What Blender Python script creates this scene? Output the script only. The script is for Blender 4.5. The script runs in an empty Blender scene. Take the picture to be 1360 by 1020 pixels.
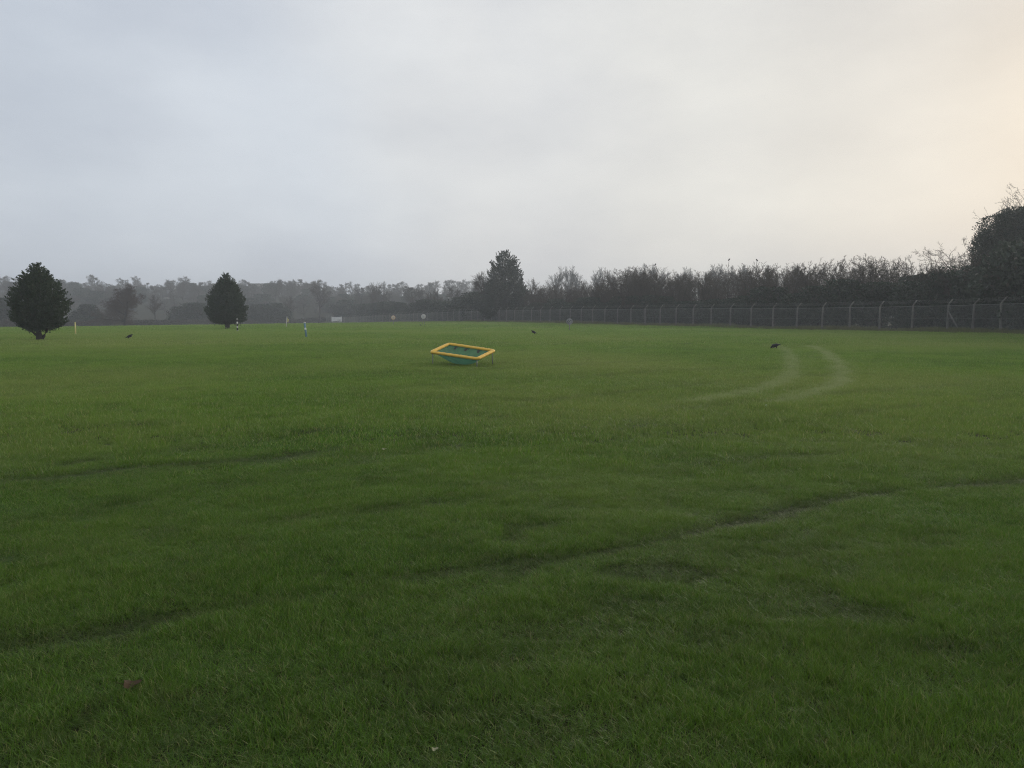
import bpy, math, random
import numpy as np

# ------------------------------------------------------------------ basics
scene = bpy.context.scene
COL = scene.collection
PI = math.pi
F_PX, CXP, CYP = 1060.0, 680.0, 510.0        # focal length and centre of the photograph, in its pixels
PITCH = math.atan(95.5 / F_PX)
EYE = 1.6

def sstep(a, b, x):
    t = np.clip((np.asarray(x, float) - a) / (b - a), 0, 1)
    return t * t * (3 - 2 * t)

def hash2(ix, iy, seed):
    h = np.sin(ix * 127.1 + iy * 311.7 + seed * 74.7) * 43758.5453
    return h - np.floor(h)

def vnoise(x, y, scale, seed):
    x = np.asarray(x, float) / scale; y = np.asarray(y, float) / scale
    ix = np.floor(x); iy = np.floor(y); fx = x - ix; fy = y - iy
    fx = fx * fx * (3 - 2 * fx); fy = fy * fy * (3 - 2 * fy)
    a = hash2(ix, iy, seed); b = hash2(ix + 1, iy, seed)
    c = hash2(ix, iy + 1, seed); d = hash2(ix + 1, iy + 1, seed)
    return (a * (1 - fx) + b * fx) * (1 - fy) + (c * (1 - fx) + d * fx) * fy

def tz0(x, y):
    """Height of the land: a level field that falls away far to the left, then a wooded rise."""
    x = np.asarray(x, float); y = np.asarray(y, float)
    u = np.minimum(-.8 * x + .6 * y, 215)
    z = -0.021 * 10 * np.log1p(np.exp(np.clip((u - 90) / 10, -30, 30)))
    r = np.hypot(x, y)
    m = sstep(60, -40, x)
    z = z + (8.6 + 4.6 * vnoise(x, y, 55, 31)) * sstep(240, 400, r) * m
    z = z + 0.22 * sstep(22, 34, x) * sstep(75, 45, y)
    return z

def ray(px, py):
    c, s = math.cos(PITCH), math.sin(PITCH)
    a, b = (px - CXP) / F_PX, (CYP - py) / F_PX
    return np.array([a, c + b * s, -s + b * c])

def G(px, py):
    """The point of the ground seen at a pixel of the photograph."""
    d = ray(px, py); t = 1.0
    for _ in range(4000):
        p = np.array([0, 0, EYE]) + d * t
        g = p[2] - float(tz0(p[0], p[1]))
        if g < 0.002: break
        t += max(g / (abs(d[2]) + .03) * .6, .005)
        if t > 600: break
    return p

def at(px, py, Y):
    """The point at horizontal depth Y seen at a pixel."""
    d = ray(px, py); t = Y / d[1]
    return np.array([0, 0, EYE]) + d * t

def top_z(py, Y): return float(at(CXP, py, Y)[2])
def px_x(px, Y): return float(at(px, 414.5, Y)[0])

# ------------------------------------------------------------------ tracks worn into the turf (given where they show, laid on the ground)
def poly(pts): return np.array([G(*p)[:2] for p in pts])
RUTS = [
    (poly([(-120, 872), (0, 852), (80, 845), (160, 832), (230, 814), (330, 801), (400, 795), (480, 778), (560, 769), (640, 757), (720, 748), (800, 735), (900, 715), (1000, 690), (1100, 665), (1200, 652), (1360, 638), (1500, 628)]), .12, 1.0),
    (poly([(-100, 645), (0, 632), (60, 622), (120, 612), (180, 606), (260, 597), (320, 590), (380, 580), (470, 566)]), .16, .8),
    (poly([(-100, 655), (0, 643), (70, 637), (130, 628), (200, 619), (300, 614), (380, 606), (470, 595)]), .16, .8),
    (poly([(480, 520), (560, 512), (640, 515), (720, 506), (800, 500), (900, 493), (1000, 488)]), .22, .4),
    (poly([(880, 548), (960, 540), (1060, 528), (1160, 522), (1280, 512)]), .2, .35),
    (poly([(780, 590), (880, 580), (980, 562), (1100, 556)]), .16, .35),
]
PALE = [
    (poly([(1030, 459), (1045, 466), (1052, 478), (1053, 492), (1046, 505), (1020, 516), (975, 524), (925, 534)]), .20, .85),
    (poly([(1075, 460), (1096, 468), (1110, 480), (1118, 495), (1117, 508), (1100, 518), (1065, 526), (1030, 536)]), .20, 1.0),
]
BARE = [(G(830, 815)[:2], .55, .22), (G(765, 842)[:2], .5, .2), (G(610, 945)[:2], .3, .14), (G(690, 985)[:2], .3, .12), (G(1030, 735)[:2], .8, .35),
        (G(560, 915)[:2], .35, .14), (G(945, 850)[:2], .45, .2), (G(1235, 862)[:2], .28, .13), (G(520, 900)[:2], .3, .12)]

def shifted(P, d):
    t = np.gradient(P, axis=0); t /= np.linalg.norm(t, axis=1, keepdims=True)
    return P + np.stack([-t[:, 1], t[:, 0]], 1) * d
RUTS += [(shifted(RUTS[0][0], 1.7), .16, .45), (shifted(RUTS[0][0], 4.2), .2, .35), (shifted(RUTS[0][0], -1.15), .14, .3), (shifted(RUTS[1][0], 2.4), .22, .4), (shifted(RUTS[1][0], -2.1), .18, .4), (shifted(RUTS[3][0], 3.5), .25, .4), (shifted(RUTS[3][0], -3.0), .22, .45), (shifted(RUTS[4][0], -2.0), .2, .4)]
def dist_poly(x, y, P):
    best = np.full(x.shape, 1e9)
    for a, b in zip(P[:-1], P[1:]):
        ab = b - a; L = max(ab @ ab, 1e-9)
        t = np.clip(((x - a[0]) * ab[0] + (y - a[1]) * ab[1]) / L, 0, 1)
        best = np.minimum(best, np.hypot(x - a[0] - t * ab[0], y - a[1] - t * ab[1]))
    return best

def wear(x, y):
    x = np.asarray(x, float); y = np.asarray(y, float)
    w = np.zeros(x.shape)
    for P, wd, s in RUTS:
        k = .75 * s * np.clip(1.9 * vnoise(x, y, .9, 3) * (.35 + vnoise(x, y, .28, 4)) - .12, 0, 1)
        w = np.maximum(w, k * np.exp(-((dist_poly(x, y, P) + .12 * (vnoise(x, y, .5, 7) - .5)) / wd) ** 2))
    for c, rx, ry in BARE:
        q = ((x - c[0]) / rx) ** 2 + ((y - c[1]) / ry) ** 2
        w = np.maximum(w, .34 * np.exp(-q) * (.4 + vnoise(x, y, .16, 9)))
    d = vnoise(x, y, .34, 17) * .62 + vnoise(x, y, .95, 18) * .38
    w = np.maximum(w, .5 * sstep(.76, .90, d))
    return np.clip(w, 0, 1)

def pale(x, y):
    x = np.asarray(x, float); y = np.asarray(y, float)
    w = np.zeros(x.shape)
    for P, wd, s in PALE:
        w = np.maximum(w, s * np.exp(-(dist_poly(x, y, P) / wd) ** 2))
    return w * (.75 + .4 * vnoise(x, y, 1.2, 5))

def tz(x, y):
    x = np.asarray(x, float); y = np.asarray(y, float)
    z = tz0(x, y)
    r = np.hypot(x, y)
    f = sstep(160, 60, r)
    z = z + f * (.05 * (vnoise(x, y, 3.1, 1) - .5) + .022 * (vnoise(x, y, 1.1, 2) - .5) + .014 * (vnoise(x, y, .42, 6) - .5))
    near = r < 42
    if np.ndim(x):
        z = z.copy()
        if near.any(): z[near] -= .022 * wear(x[near], y[near])
    return z

def gz(x, y): return float(tz(np.array([x]), np.array([y]))[0])

# ------------------------------------------------------------------ meshes
def make_mesh(name, V, FS, mat=None, smooth=False, fattr=None):
    V = np.asarray(V, np.float32).reshape(-1, 3)
    FS = [np.asarray(f, np.int32) for f in (FS if isinstance(FS, list) else [FS]) if len(f)]
    me = bpy.data.meshes.new(name)
    me.vertices.add(len(V)); me.vertices.foreach_set('co', V.ravel())
    if FS:
        loops = np.concatenate([f.ravel() for f in FS])
        tot = np.concatenate([np.full(len(f), f.shape[1], np.int32) for f in FS])
        start = np.concatenate([[0], np.cumsum(tot)[:-1]]).astype(np.int32)
        me.loops.add(len(loops)); me.loops.foreach_set('vertex_index', loops)
        me.polygons.add(len(tot)); me.polygons.foreach_set('loop_start', start)
        if smooth: me.polygons.foreach_set('use_smooth', np.ones(len(tot), bool))
    if fattr is not None:
        for k, v in fattr.items():
            a = me.attributes.new(k, 'FLOAT', 'FACE'); a.data.foreach_set('value', np.asarray(v, np.float32))
    me.update(calc_edges=True)
    if mat: me.materials.append(mat)
    return me

def link(name, me, parent=None, loc=None):
    o = bpy.data.objects.new(name, me); COL.objects.link(o)
    if parent: o.parent = parent
    if loc is not None: o.location = [float(v) for v in loc]
    return o

def tag(o, label, cat, group=None):
    o['label'] = label; o['category'] = cat
    if group: o['group'] = group
    return o

def thing(name, label, cat, loc=(0, 0, 0), rz=0, group=None):
    o = link(name, None, None, loc); o.rotation_euler = (0, 0, rz)
    o.empty_display_size = .2
    return tag(o, label, cat, group)

class MB:
    """Collects pieces of one mesh."""
    def __init__(s): s.v, s.q, s.t, s.n = [], [], [], 0
    def add(s, V, Q=None, T=None):
        V = np.asarray(V, float).reshape(-1, 3)
        if Q is not None and len(Q): s.q.append(np.asarray(Q) + s.n)
        if T is not None and len(T): s.t.append(np.asarray(T) + s.n)
        s.v.append(V); s.n += len(V); return s
    def mesh(s, name, mat, smooth=False):
        FS = []
        if s.q: FS.append(np.concatenate(s.q))
        if s.t: FS.append(np.concatenate(s.t))
        return make_mesh(name, np.concatenate(s.v), FS, mat, smooth)
    def box(s, c, sz, R=None):
        c = np.asarray(c, float); h = np.asarray(sz, float) / 2
        P = np.array([[x, y, z] for z in (-1, 1) for y in (-1, 1) for x in (-1, 1)], float) * h
        if R is not None: P = P @ np.asarray(R).T
        return s.add(P + c, [[0, 2, 3, 1], [4, 5, 7, 6], [0, 1, 5, 4], [2, 6, 7, 3], [0, 4, 6, 2], [1, 3, 7, 5]])
    def tube(s, pts, rad, n=8, cap=True):
        pts = np.asarray(pts, float); rad = np.broadcast_to(np.asarray(rad, float), (len(pts),))
        rings = []; ref = np.array([.13, .21, 1.]) 
        for i, p in enumerate(pts):
            d = pts[min(i + 1, len(pts) - 1)] - pts[max(i - 1, 0)]; d = d / np.linalg.norm(d)
            rf = ref if abs(d[2]) < .9 else np.array([1, .1, 0.])
            a = np.cross(d, rf); a /= np.linalg.norm(a); b = np.cross(d, a)
            th = np.arange(n) * 2 * PI / n
            rings.append(p + rad[i] * (np.cos(th)[:, None] * a + np.sin(th)[:, None] * b))
        V = np.concatenate(rings); Q = []
        for i in range(len(pts) - 1):
            for j in range(n):
                k = (j + 1) % n
                Q.append([i * n + j, i * n + k, (i + 1) * n + k, (i + 1) * n + j])
        T = []
        if cap:
            V = np.concatenate([V, pts[:1], pts[-1:]]); c0, c1 = len(V) - 2, len(V) - 1
            for j in range(n):
                k = (j + 1) % n
                T.append([c0, k, j]); T.append([c1, (len(pts) - 1) * n + j, (len(pts) - 1) * n + k])
        return s.add(V, Q, T)
    def lathe(s, prof, n=24, axis='z', c=(0, 0, 0)):
        """prof: (radius, height) pairs turned round an axis."""
        prof = np.asarray(prof, float); th = np.arange(n) * 2 * PI / n
        V = np.stack([np.outer(prof[:, 0], np.cos(th)), np.outer(prof[:, 0], np.sin(th)), np.repeat(prof[:, 1:], n, 1)], -1).reshape(-1, 3)
        if axis == 'y': V = V[:, [0, 2, 1]] * np.array([1, -1, 1])
        Q = [[i * n + j, i * n + (j + 1) % n, (i + 1) * n + (j + 1) % n, (i + 1) * n + j] for i in range(len(prof) - 1) for j in range(n)]
        return s.add(V + np.asarray(c, float), Q)

# ------------------------------------------------------------------ materials
def new_mat(name):
    m = bpy.data.materials.new(name); m.use_nodes = True
    nt = m.node_tree; nt.nodes.clear()
    out = nt.nodes.new('ShaderNodeOutputMaterial')
    return m, nt, out

def N(nt, t, **kw):
    n = nt.nodes.new(t)
    for k, v in kw.items():
        if k.startswith('i_'): n.inputs[k[2:].replace('_', ' ')].default_value = v
        else: setattr(n, k, v)
    return n

def mix_rgb(nt, fac, a, b, mode='MIX'):
    n = nt.nodes.new('ShaderNodeMix'); n.data_type = 'RGBA'; n.blend_type = mode
    for sock, v in ((n.inputs[0], fac), (n.inputs[6], a), (n.inputs[7], b)):
        if hasattr(v, 'is_output') or isinstance(v, bpy.types.NodeSocket): nt.links.new(v, sock)
        elif isinstance(v, (int, float)): sock.default_value = v
        else: sock.default_value = (*v, 1)
    return n.outputs[2]

def mrange(nt, v, a, b, c=0, d=1):
    n = nt.nodes.new('ShaderNodeMapRange'); nt.links.new(v, n.inputs[0])
    for i, x in enumerate((a, b, c, d)): n.inputs[i + 1].default_value = x
    return n.outputs[0]

def noise(nt, vec, scale, detail=3, rough=.55):
    n = nt.nodes.new('ShaderNodeTexNoise'); n.inputs['Scale'].default_value = scale
    n.inputs['Detail'].default_value = detail; n.inputs['Roughness'].default_value = rough
    if vec is not None: nt.links.new(vec, n.inputs['Vector'])
    return n.outputs[0]

def plain(name, col, col2=None, scale=6, rough=.7, spec=.3, metal=0, bump=0):
    """A solid material mottled between two tones by noise."""
    m, nt, out = new_mat(name)
    b = N(nt, 'ShaderNodeBsdfPrincipled'); nt.links.new(b.outputs[0], out.inputs[0])
    b.inputs['Roughness'].default_value = rough; b.inputs['Specular IOR Level'].default_value = spec; b.inputs['Metallic'].default_value = metal
    tc = N(nt, 'ShaderNodeTexCoord')
    n = noise(nt, tc.outputs['Object'], scale, 4)
    c = mix_rgb(nt, mrange(nt, n, .3, .7), col, col2 or tuple(v * .75 for v in col))
    nt.links.new(c, b.inputs['Base Color'])
    if bump:
        bp = N(nt, 'ShaderNodeBump'); bp.inputs['Strength'].default_value = bump; bp.inputs['Distance'].default_value = .01
        nt.links.new(n, bp.inputs['Height']); nt.links.new(bp.outputs[0], b.inputs['Normal'])
    return m

def leafy(name, a, b, brown=None, brown_at=.93, trans=.15, rough=.5, spec=.3):
    m, nt, out = new_mat(name)
    p = N(nt, 'ShaderNodeBsdfPrincipled'); p.inputs['Roughness'].default_value = rough; p.inputs['Specular IOR Level'].default_value = spec
    at_ = N(nt, 'ShaderNodeAttribute', attribute_name='rnd')
    geo = N(nt, 'ShaderNodeNewGeometry')
    big = noise(nt, geo.outputs['Position'], .9, 2)
    c = mix_rgb(nt, at_.outputs['Fac'], a, b)
    c = mix_rgb(nt, mrange(nt, big, .35, .65, 0, .5), c, b)
    if brown:
        c = mix_rgb(nt, mrange(nt, at_.outputs['Fac'], brown_at, min(brown_at + .02, 1)), c, brown)
    nt.links.new(c, p.inputs['Base Color'])
    t = N(nt, 'ShaderNodeBsdfTranslucent'); nt.links.new(c, t.inputs['Color'])
    mx = N(nt, 'ShaderNodeMixShader'); mx.inputs[0].default_value = trans
    nt.links.new(p.outputs[0], mx.inputs[1]); nt.links.new(t.outputs[0], mx.inputs[2]); nt.links.new(mx.outputs[0], out.inputs[0])
    return m

def grass_mat(name, g1, g2, g3, dry, soil, palec, trans=.40, rough=.36, spec=.28):
    m, nt, out = new_mat(name)
    L = nt.links
    p = N(nt, 'ShaderNodeBsdfPrincipled'); p.inputs['Roughness'].default_value = rough; p.inputs['Specular IOR Level'].default_value = spec
    geo = N(nt, 'ShaderNodeNewGeometry')
    r = N(nt, 'ShaderNodeAttribute', attribute_name='rnd')
    w = N(nt, 'ShaderNodeAttribute', attribute_name='wear', attribute_type='INSTANCER')
    pl = N(nt, 'ShaderNodeAttribute', attribute_name='pale', attribute_type='INSTANCER')
    n1 = noise(nt, geo.outputs['Position'], .22, 3, .6)
    n2 = noise(nt, geo.outputs['Position'], 1.3, 3, .65)
    n3 = noise(nt, geo.outputs['Position'], .06, 2, .5)
    rr = N(nt, 'ShaderNodeMath', operation='POWER'); L.new(r.outputs['Fac'], rr.inputs[0]); rr.inputs[1].default_value = 1.7
    c = mix_rgb(nt, rr.outputs[0], tuple(v * .42 for v in g1), tuple(v * 1.5 for v in g2))
    c = mix_rgb(nt, mrange(nt, n1, .36, .62, 0, .85), c, tuple(v * 1.12 for v in g3))
    n4 = noise(nt, geo.outputs['Position'], 4.5, 3, .7)
    c = mix_rgb(nt, mrange(nt, n2, .50, .72, 0, .6), c, tuple(v * .55 for v in g1))
    c = mix_rgb(nt, mrange(nt, n4, .54, .74, 0, .5), c, tuple(a * .34 + b * .2 for a, b in zip(dry, g1)))
    c = mix_rgb(nt, mrange(nt, n3, .42, .62, 0, .6), c, tuple(a * .5 + b * .5 for a, b in zip(dry, g3)))
    c = mix_rgb(nt, mrange(nt, r.outputs['Fac'], .88, .91, 0, .8), c, dry)
    # light falloff painted into blade colour: paler far off, darker near the viewer
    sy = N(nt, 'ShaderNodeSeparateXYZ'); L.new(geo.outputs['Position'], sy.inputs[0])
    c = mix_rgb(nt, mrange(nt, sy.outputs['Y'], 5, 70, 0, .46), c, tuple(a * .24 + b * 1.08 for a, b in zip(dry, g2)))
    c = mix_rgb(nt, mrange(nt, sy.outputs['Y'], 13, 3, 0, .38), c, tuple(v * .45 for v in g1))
    c = mix_rgb(nt, mrange(nt, w.outputs['Fac'], 0, .8, 0, .62), c, soil)
    c = mix_rgb(nt, mrange(nt, pl.outputs['Fac'], 0, 1, 0, .85), c, palec)
    L.new(c, p.inputs['Base Color'])
    t = N(nt, 'ShaderNodeBsdfTranslucent'); L.new(c, t.inputs['Color'])
    mx = N(nt, 'ShaderNodeMixShader'); mx.inputs[0].default_value = trans
    L.new(p.outputs[0], mx.inputs[1]); L.new(t.outputs[0], mx.inputs[2]); L.new(mx.outputs[0], out.inputs[0])
    return m

M = {}
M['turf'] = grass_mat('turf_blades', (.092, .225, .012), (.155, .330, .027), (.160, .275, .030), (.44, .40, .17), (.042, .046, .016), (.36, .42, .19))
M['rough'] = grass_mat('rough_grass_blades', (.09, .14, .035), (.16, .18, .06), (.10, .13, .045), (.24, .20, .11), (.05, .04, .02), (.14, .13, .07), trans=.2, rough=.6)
M['bark'] = plain('bark', (.055, .048, .038), (.035, .032, .026), 5, .9, .1)
M['bark_grey'] = plain('grey_bark', (.085, .08, .07), (.05, .047, .04), 5, .9, .1)
M['twig'] = plain('bare_twigs', (.085, .070, .050), (.06, .052, .04), 3, .85, .1)
M['twig_red'] = plain('reddish_bare_twigs', (.105, .075, .058), (.08, .06, .045), 3, .85, .1)
M['ever'] = leafy('evergreen_leaves', (.015, .031, .017), (.038, .060, .030), (.055, .048, .03), .95)
M['ivy'] = leafy('ivy_leaves', (.015, .030, .016), (.036, .056, .027), (.05, .055, .03), .96, .12, .42, .4)
M['cypress'] = leafy('cypress_sprays', (.026, .046, .026), (.070, .105, .052), (.08, .055, .035), .955, .1, .6, .2)
M['hedge'] = leafy('hedge_leaves', (.040, .042, .026), (.065, .060, .038), (.09, .07, .05), .92)
M['concrete'] = plain('weathered_concrete', (.25, .24, .21), (.14, .14, .12), 4, .9, .2, 0, .3)
M['wire'] = plain('galvanised_wire', (.30, .32, .30), (.21, .22, .21), 2, .55, .4, .3)
M['white'] = plain('white_paint', (.80, .80, .78), (.68, .68, .66), 5, .5)
M['banner'] = plain('white_banner_cloth', (.88, .88, .88), (.74, .75, .76), 1.2, .7)
M['dark'] = plain('dark_lettering', (.05, .05, .055), (.04, .04, .045), 5, .6)
M['grey'] = plain('grey_sign_face', (.46, .47, .48), (.32, .33, .34), 6, .6)
M['orange'] = plain('orange_rim', (.62, .40, .22), (.58, .30, .14), 5, .5)
M['faint'] = plain('faded_grey_print', (.52, .54, .56), (.45, .47, .5), 5, .6)
M['cream'] = plain('cream_sign_face', (.86, .76, .60), (.78, .68, .53), 5, .55)
M['steel'] = plain('dull_steel_leg', (.30, .32, .28), (.20, .21, .19), 8, .5, .5, .4)
M['yellow'] = plain('yellow_vinyl_pad', (.86, .56, .075), (.74, .45, .06), 7, .45, .4, 0, .4)
M['yellow_post'] = plain('pale_yellow_paint', (.72, .66, .28), (.62, .56, .24), 5, .55)
M['flag'] = plain('yellow_flag_cloth', (.66, .62, .30), (.55, .52, .25), 6, .7)
M['crow'] = plain('black_feathers', (.010, .010, .012), (.006, .006, .007), 30, .5, .3)
M['beak'] = plain('dark_beak', (.02, .02, .02), (.015, .015, .015), 30, .4)
M['ball'] = plain('white_golf_ball', (.78, .78, .74), (.70, .70, .66), 60, .35, .4, 0, .3)
M['leaf'] = plain('russet_dead_leaf', (.065, .038, .015), (.045, .028, .012), 40, .7)
M['paleleaf'] = plain('pale_dry_leaf', (.28, .28, .17), (.22, .22, .13), 40, .7)
M['wall'] = plain('pale_render', (.40, .39, .37), (.32, .31, .30), 1, .85)
M['roof'] = plain('slate_roof', (.10, .10, .105), (.07, .07, .075), 2, .7)
M['pane'] = plain('dark_window_pane', (.03, .035, .04), (.02, .022, .025), 3, .15, .6)

def striped(name, a, b, period, duty, off=0.):
    m, nt, out = new_mat(name)
    p = N(nt, 'ShaderNodeBsdfPrincipled'); p.inputs['Roughness'].default_value = .55; nt.links.new(p.outputs[0], out.inputs[0])
    tc = N(nt, 'ShaderNodeTexCoord'); sp = N(nt, 'ShaderNodeSeparateXYZ'); nt.links.new(tc.outputs['Object'], sp.inputs[0])
    a1 = N(nt, 'ShaderNodeMath', operation='ADD'); nt.links.new(sp.outputs['Z'], a1.inputs[0]); a1.inputs[1].default_value = off
    md = N(nt, 'ShaderNodeMath', operation='MODULO'); nt.links.new(a1.outputs[0], md.inputs[0]); md.inputs[1].default_value = period
    lt = N(nt, 'ShaderNodeMath', operation='LESS_THAN'); nt.links.new(md.outputs[0], lt.inputs[0]); lt.inputs[1].default_value = period * duty
    nz = noise(nt, tc.outputs['Object'], 14, 3)
    c = mix_rgb(nt, lt.outputs[0], a, b)
    c = mix_rgb(nt, mrange(nt, nz, .5, .8, 0, .35), c, (.2, .2, .18))
    nt.links.new(c, p.inputs['Base Color'])
    return m
M['stripe_bw'] = striped('black_and_white_bands', (.02, .02, .022), (.80, .80, .78), .36, .42, .05)
M['stripe_blue'] = striped('blue_paint_with_white_bands', (.13, .27, .36), (.82, .83, .82), .8, .15, .3)

# ------------------------------------------------------------------ camera
cam = bpy.data.cameras.new('camera'); co = bpy.data.objects.new('camera', cam); COL.objects.link(co)
cam.sensor_width = 36; cam.lens = 36 * F_PX / 1360; cam.clip_start = .05; cam.clip_end = 3000
co.location = (0, 0, EYE); co.rotation_euler = (PI / 2 - PITCH, 0, 0)
scene.camera = co

# ------------------------------------------------------------------ sky and sun
SUN_AZ, SUN_EL = math.radians(44), math.radians(15)
world = bpy.data.worlds.new('World'); scene.world = world; world.use_nodes = True
nt = world.node_tree; nt.nodes.clear(); L = nt.links
wo = N(nt, 'ShaderNodeOutputWorld'); bg = N(nt, 'ShaderNodeBackground'); bg.inputs['Strength'].default_value = .1
L.new(bg.outputs[0], wo.inputs[0])
sky = N(nt, 'ShaderNodeTexSky', sky_type='NISHITA', sun_disc=False)
sky.sun_elevation = SUN_EL; sky.sun_rotation = SUN_AZ; sky.air_density = 1.5; sky.dust_density = 4
tc = N(nt, 'ShaderNodeTexCoord'); sp = N(nt, 'ShaderNodeSeparateXYZ'); L.new(tc.outputs['Generated'], sp.inputs[0])
def ramp(v, stops, lo, hi):
    n = N(nt, 'ShaderNodeValToRGB'); L.new(mrange(nt, v, lo, hi), n.inputs[0])
    e = n.color_ramp.elements
    while len(e) < len(stops): e.new(.5)
    for k, (p, c) in enumerate(stops):
        e[k].position = (p - lo) / (hi - lo); e[k].color = (*c, 1)
    n.color_ramp.interpolation = 'EASE'
    return n.outputs[0]
warp = noise(nt, tc.outputs['Generated'], 2.2, 3, .5)
wx = N(nt, 'ShaderNodeMath', operation='MULTIPLY_ADD'); L.new(warp, wx.inputs[0]); wx.inputs[1].default_value = .34
ofs = N(nt, 'ShaderNodeMath', operation='SUBTRACT'); L.new(sp.outputs['X'], ofs.inputs[0]); ofs.inputs[1].default_value = .17
L.new(ofs.outputs[0], wx.inputs[2])
across = ramp(wx.outputs[0], [(-1, (.46, .49, .54)), (-.5, (.505, .55, .615)), (-.30, (.53, .57, .63)), (-.04, (.635, .645, .655)), (.2, (.665, .665, .645)), (.42, (.60, .597, .578)), (.56, (.53, .53, .515)), (.85, (.95, .92, .85)), (1, (1.1, 1.02, .88))], -1, 1)
# unseen sky overhead and behind the viewer, dimmed to shape light on the grass
up = ramp(sp.outputs['Z'], [(0, (1.08, 1.08, 1.07)), (.10, (1.05, 1.05, 1.04)), (.2, (.99, .99, .99)), (.36, (1.0, 1.0, 1.0)), (.5, (.86, .86, .87)), (1, (.84, .84, .86))], 0, 1)
bk = ramp(sp.outputs['Y'], [(-1, (.85, .85, .87)), (.2, (.95, .95, .96)), (.7, (1, 1, 1))], -1, 1)
c = mix_rgb(nt, 1.0, across, up, 'MULTIPLY'); c = mix_rgb(nt, 1.0, c, bk, 'MULTIPLY')
mp = N(nt, 'ShaderNodeMapping'); mp.inputs['Scale'].default_value = (1, 1, 2.2); L.new(tc.outputs['Generated'], mp.inputs['Vector'])
cl = noise(nt, mp.outputs[0], 2.0, 7, .56)
c = mix_rgb(nt, 1.0, c, mix_rgb(nt, mrange(nt, cl, .3, .7), (.80, .81, .845), (1.09, 1.085, 1.07)), 'MULTIPLY')
s10 = N(nt, 'ShaderNodeVectorMath', operation='SCALE'); L.new(c, s10.inputs[0]); s10.inputs['Scale'].default_value = 9.9
c = mix_rgb(nt, .06, s10.outputs[0], sky.outputs[0])
L.new(c, bg.inputs['Color'])

sun = bpy.data.lights.new('sun', 'SUN'); so = bpy.data.objects.new('sun', sun); COL.objects.link(so)
sun.energy = 1.3; sun.angle = math.radians(38); sun.color = (1, .93, .82)
so.rotation_euler = (PI / 2 - SUN_EL, 0, -SUN_AZ + PI)
so.location = (60, 40, 60)

# ------------------------------------------------------------------ field boundaries
STEP = np.array([-.4270, .9042]) * 3.03                      # one bay of the fence, going away
CORNER = np.array([32.75, 60.2])
P_LINE = [CORNER + STEP * k for k in range(0, 72)]            # from the braced corner post into the distance
BACK = [CORNER + np.array([.18, -3.0]) * k for k in range(1, 13)]   # from the corner back towards the viewer
FEND = P_LINE[-1]
OUT = np.array([.9042, .4270])                                # away from the field
HEDGE = np.array([[-150, 40], [-128, 90], [-99, 150], [-80, 190], [-62, 240], FEND])

def in_field(x, y, margin=0.):
    x = np.asarray(x, float); y = np.asarray(y, float)
    a = (x - CORNER[0]) * OUT[0] + (y - CORNER[1]) * OUT[1] < -margin
    b = x < CORNER[0] + (CORNER[1] - y) * .06 - margin
    ok = a & b
    for p, q in zip(HEDGE[:-1], HEDGE[1:]):
        d = q - p; n = np.array([d[1], -d[0]]); n = n / np.linalg.norm(n)
        t = (y - p[1]) / d[1]
        ok &= ~((t >= 0) & (t < 1) & (((x - p[0]) * n[0] + (y - p[1]) * n[1]) < margin))
    ok &= y < FEND[1]
    return ok

# ------------------------------------------------------------------ ground
def build_ground():
    fr = np.radians(np.arange(-56, 56.01, .45)); bk = np.radians(np.arange(62, 298.1, 6.5))
    az = np.concatenate([fr, bk]); na = len(az)
    rr = [0.25]
    while rr[-1] < 640: rr.append(rr[-1] * (1.022 if 2 < rr[-1] < 12 else 1.04))
    rr = np.array(rr); nr = len(rr)
    R, A = np.meshgrid(rr, az, indexing='ij')
    x = (R * np.sin(A)).ravel(); y = (R * np.cos(A)).ravel()
    z = tz(x, y) 
    V = np.stack([x, y, z], 1)
    i, j = np.meshgrid(np.arange(nr - 1), np.arange(na), indexing='ij'); i = i.ravel(); j = j.ravel(); k = (j + 1) % na
    Q = np.stack([i * na + j, i * na + k, (i + 1) * na + k, (i + 1) * na + j], 1)[:, ::-1]
    V = np.concatenate([V, [[0, 0, float(tz0(0, 0))]]]); c = len(V) - 1
    T = np.stack([np.full(na, c), (np.arange(na) + 1) % na, np.arange(na)], 1)[:, ::-1]
    m, nt, out = new_mat('turf_soil')
    p = N(nt, 'ShaderNodeBsdfPrincipled'); p.inputs['Roughness'].default_value = .95; p.inputs['Specular IOR Level'].default_value = .1
    nt.links.new(p.outputs[0], out.inputs[0])
    g = N(nt, 'ShaderNodeNewGeometry')
    n1 = noise(nt, g.outputs['Position'], 9, 5, .7); n2 = noise(nt, g.outputs['Position'], .4, 4, .6)
    c_ = mix_rgb(nt, mrange(nt, n1, .3, .7), (.012, .016, .006), (.03, .032, .012))
    c_ = mix_rgb(nt, mrange(nt, n2, .4, .7, 0, .6), c_, (.05, .046, .02))
    nt.links.new(c_, p.inputs['Base Color'])
    bp = N(nt, 'ShaderNodeBump'); bp.inputs['Strength'].default_value = .6; bp.inputs['Distance'].default_value = .02
    nt.links.new(n1, bp.inputs['Height']); nt.links.new(bp.outputs[0], p.inputs['Normal'])
    o = link('ground', make_mesh('ground', V, [Q, T], m, True)); o['kind'] = 'structure'
build_ground()

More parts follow.
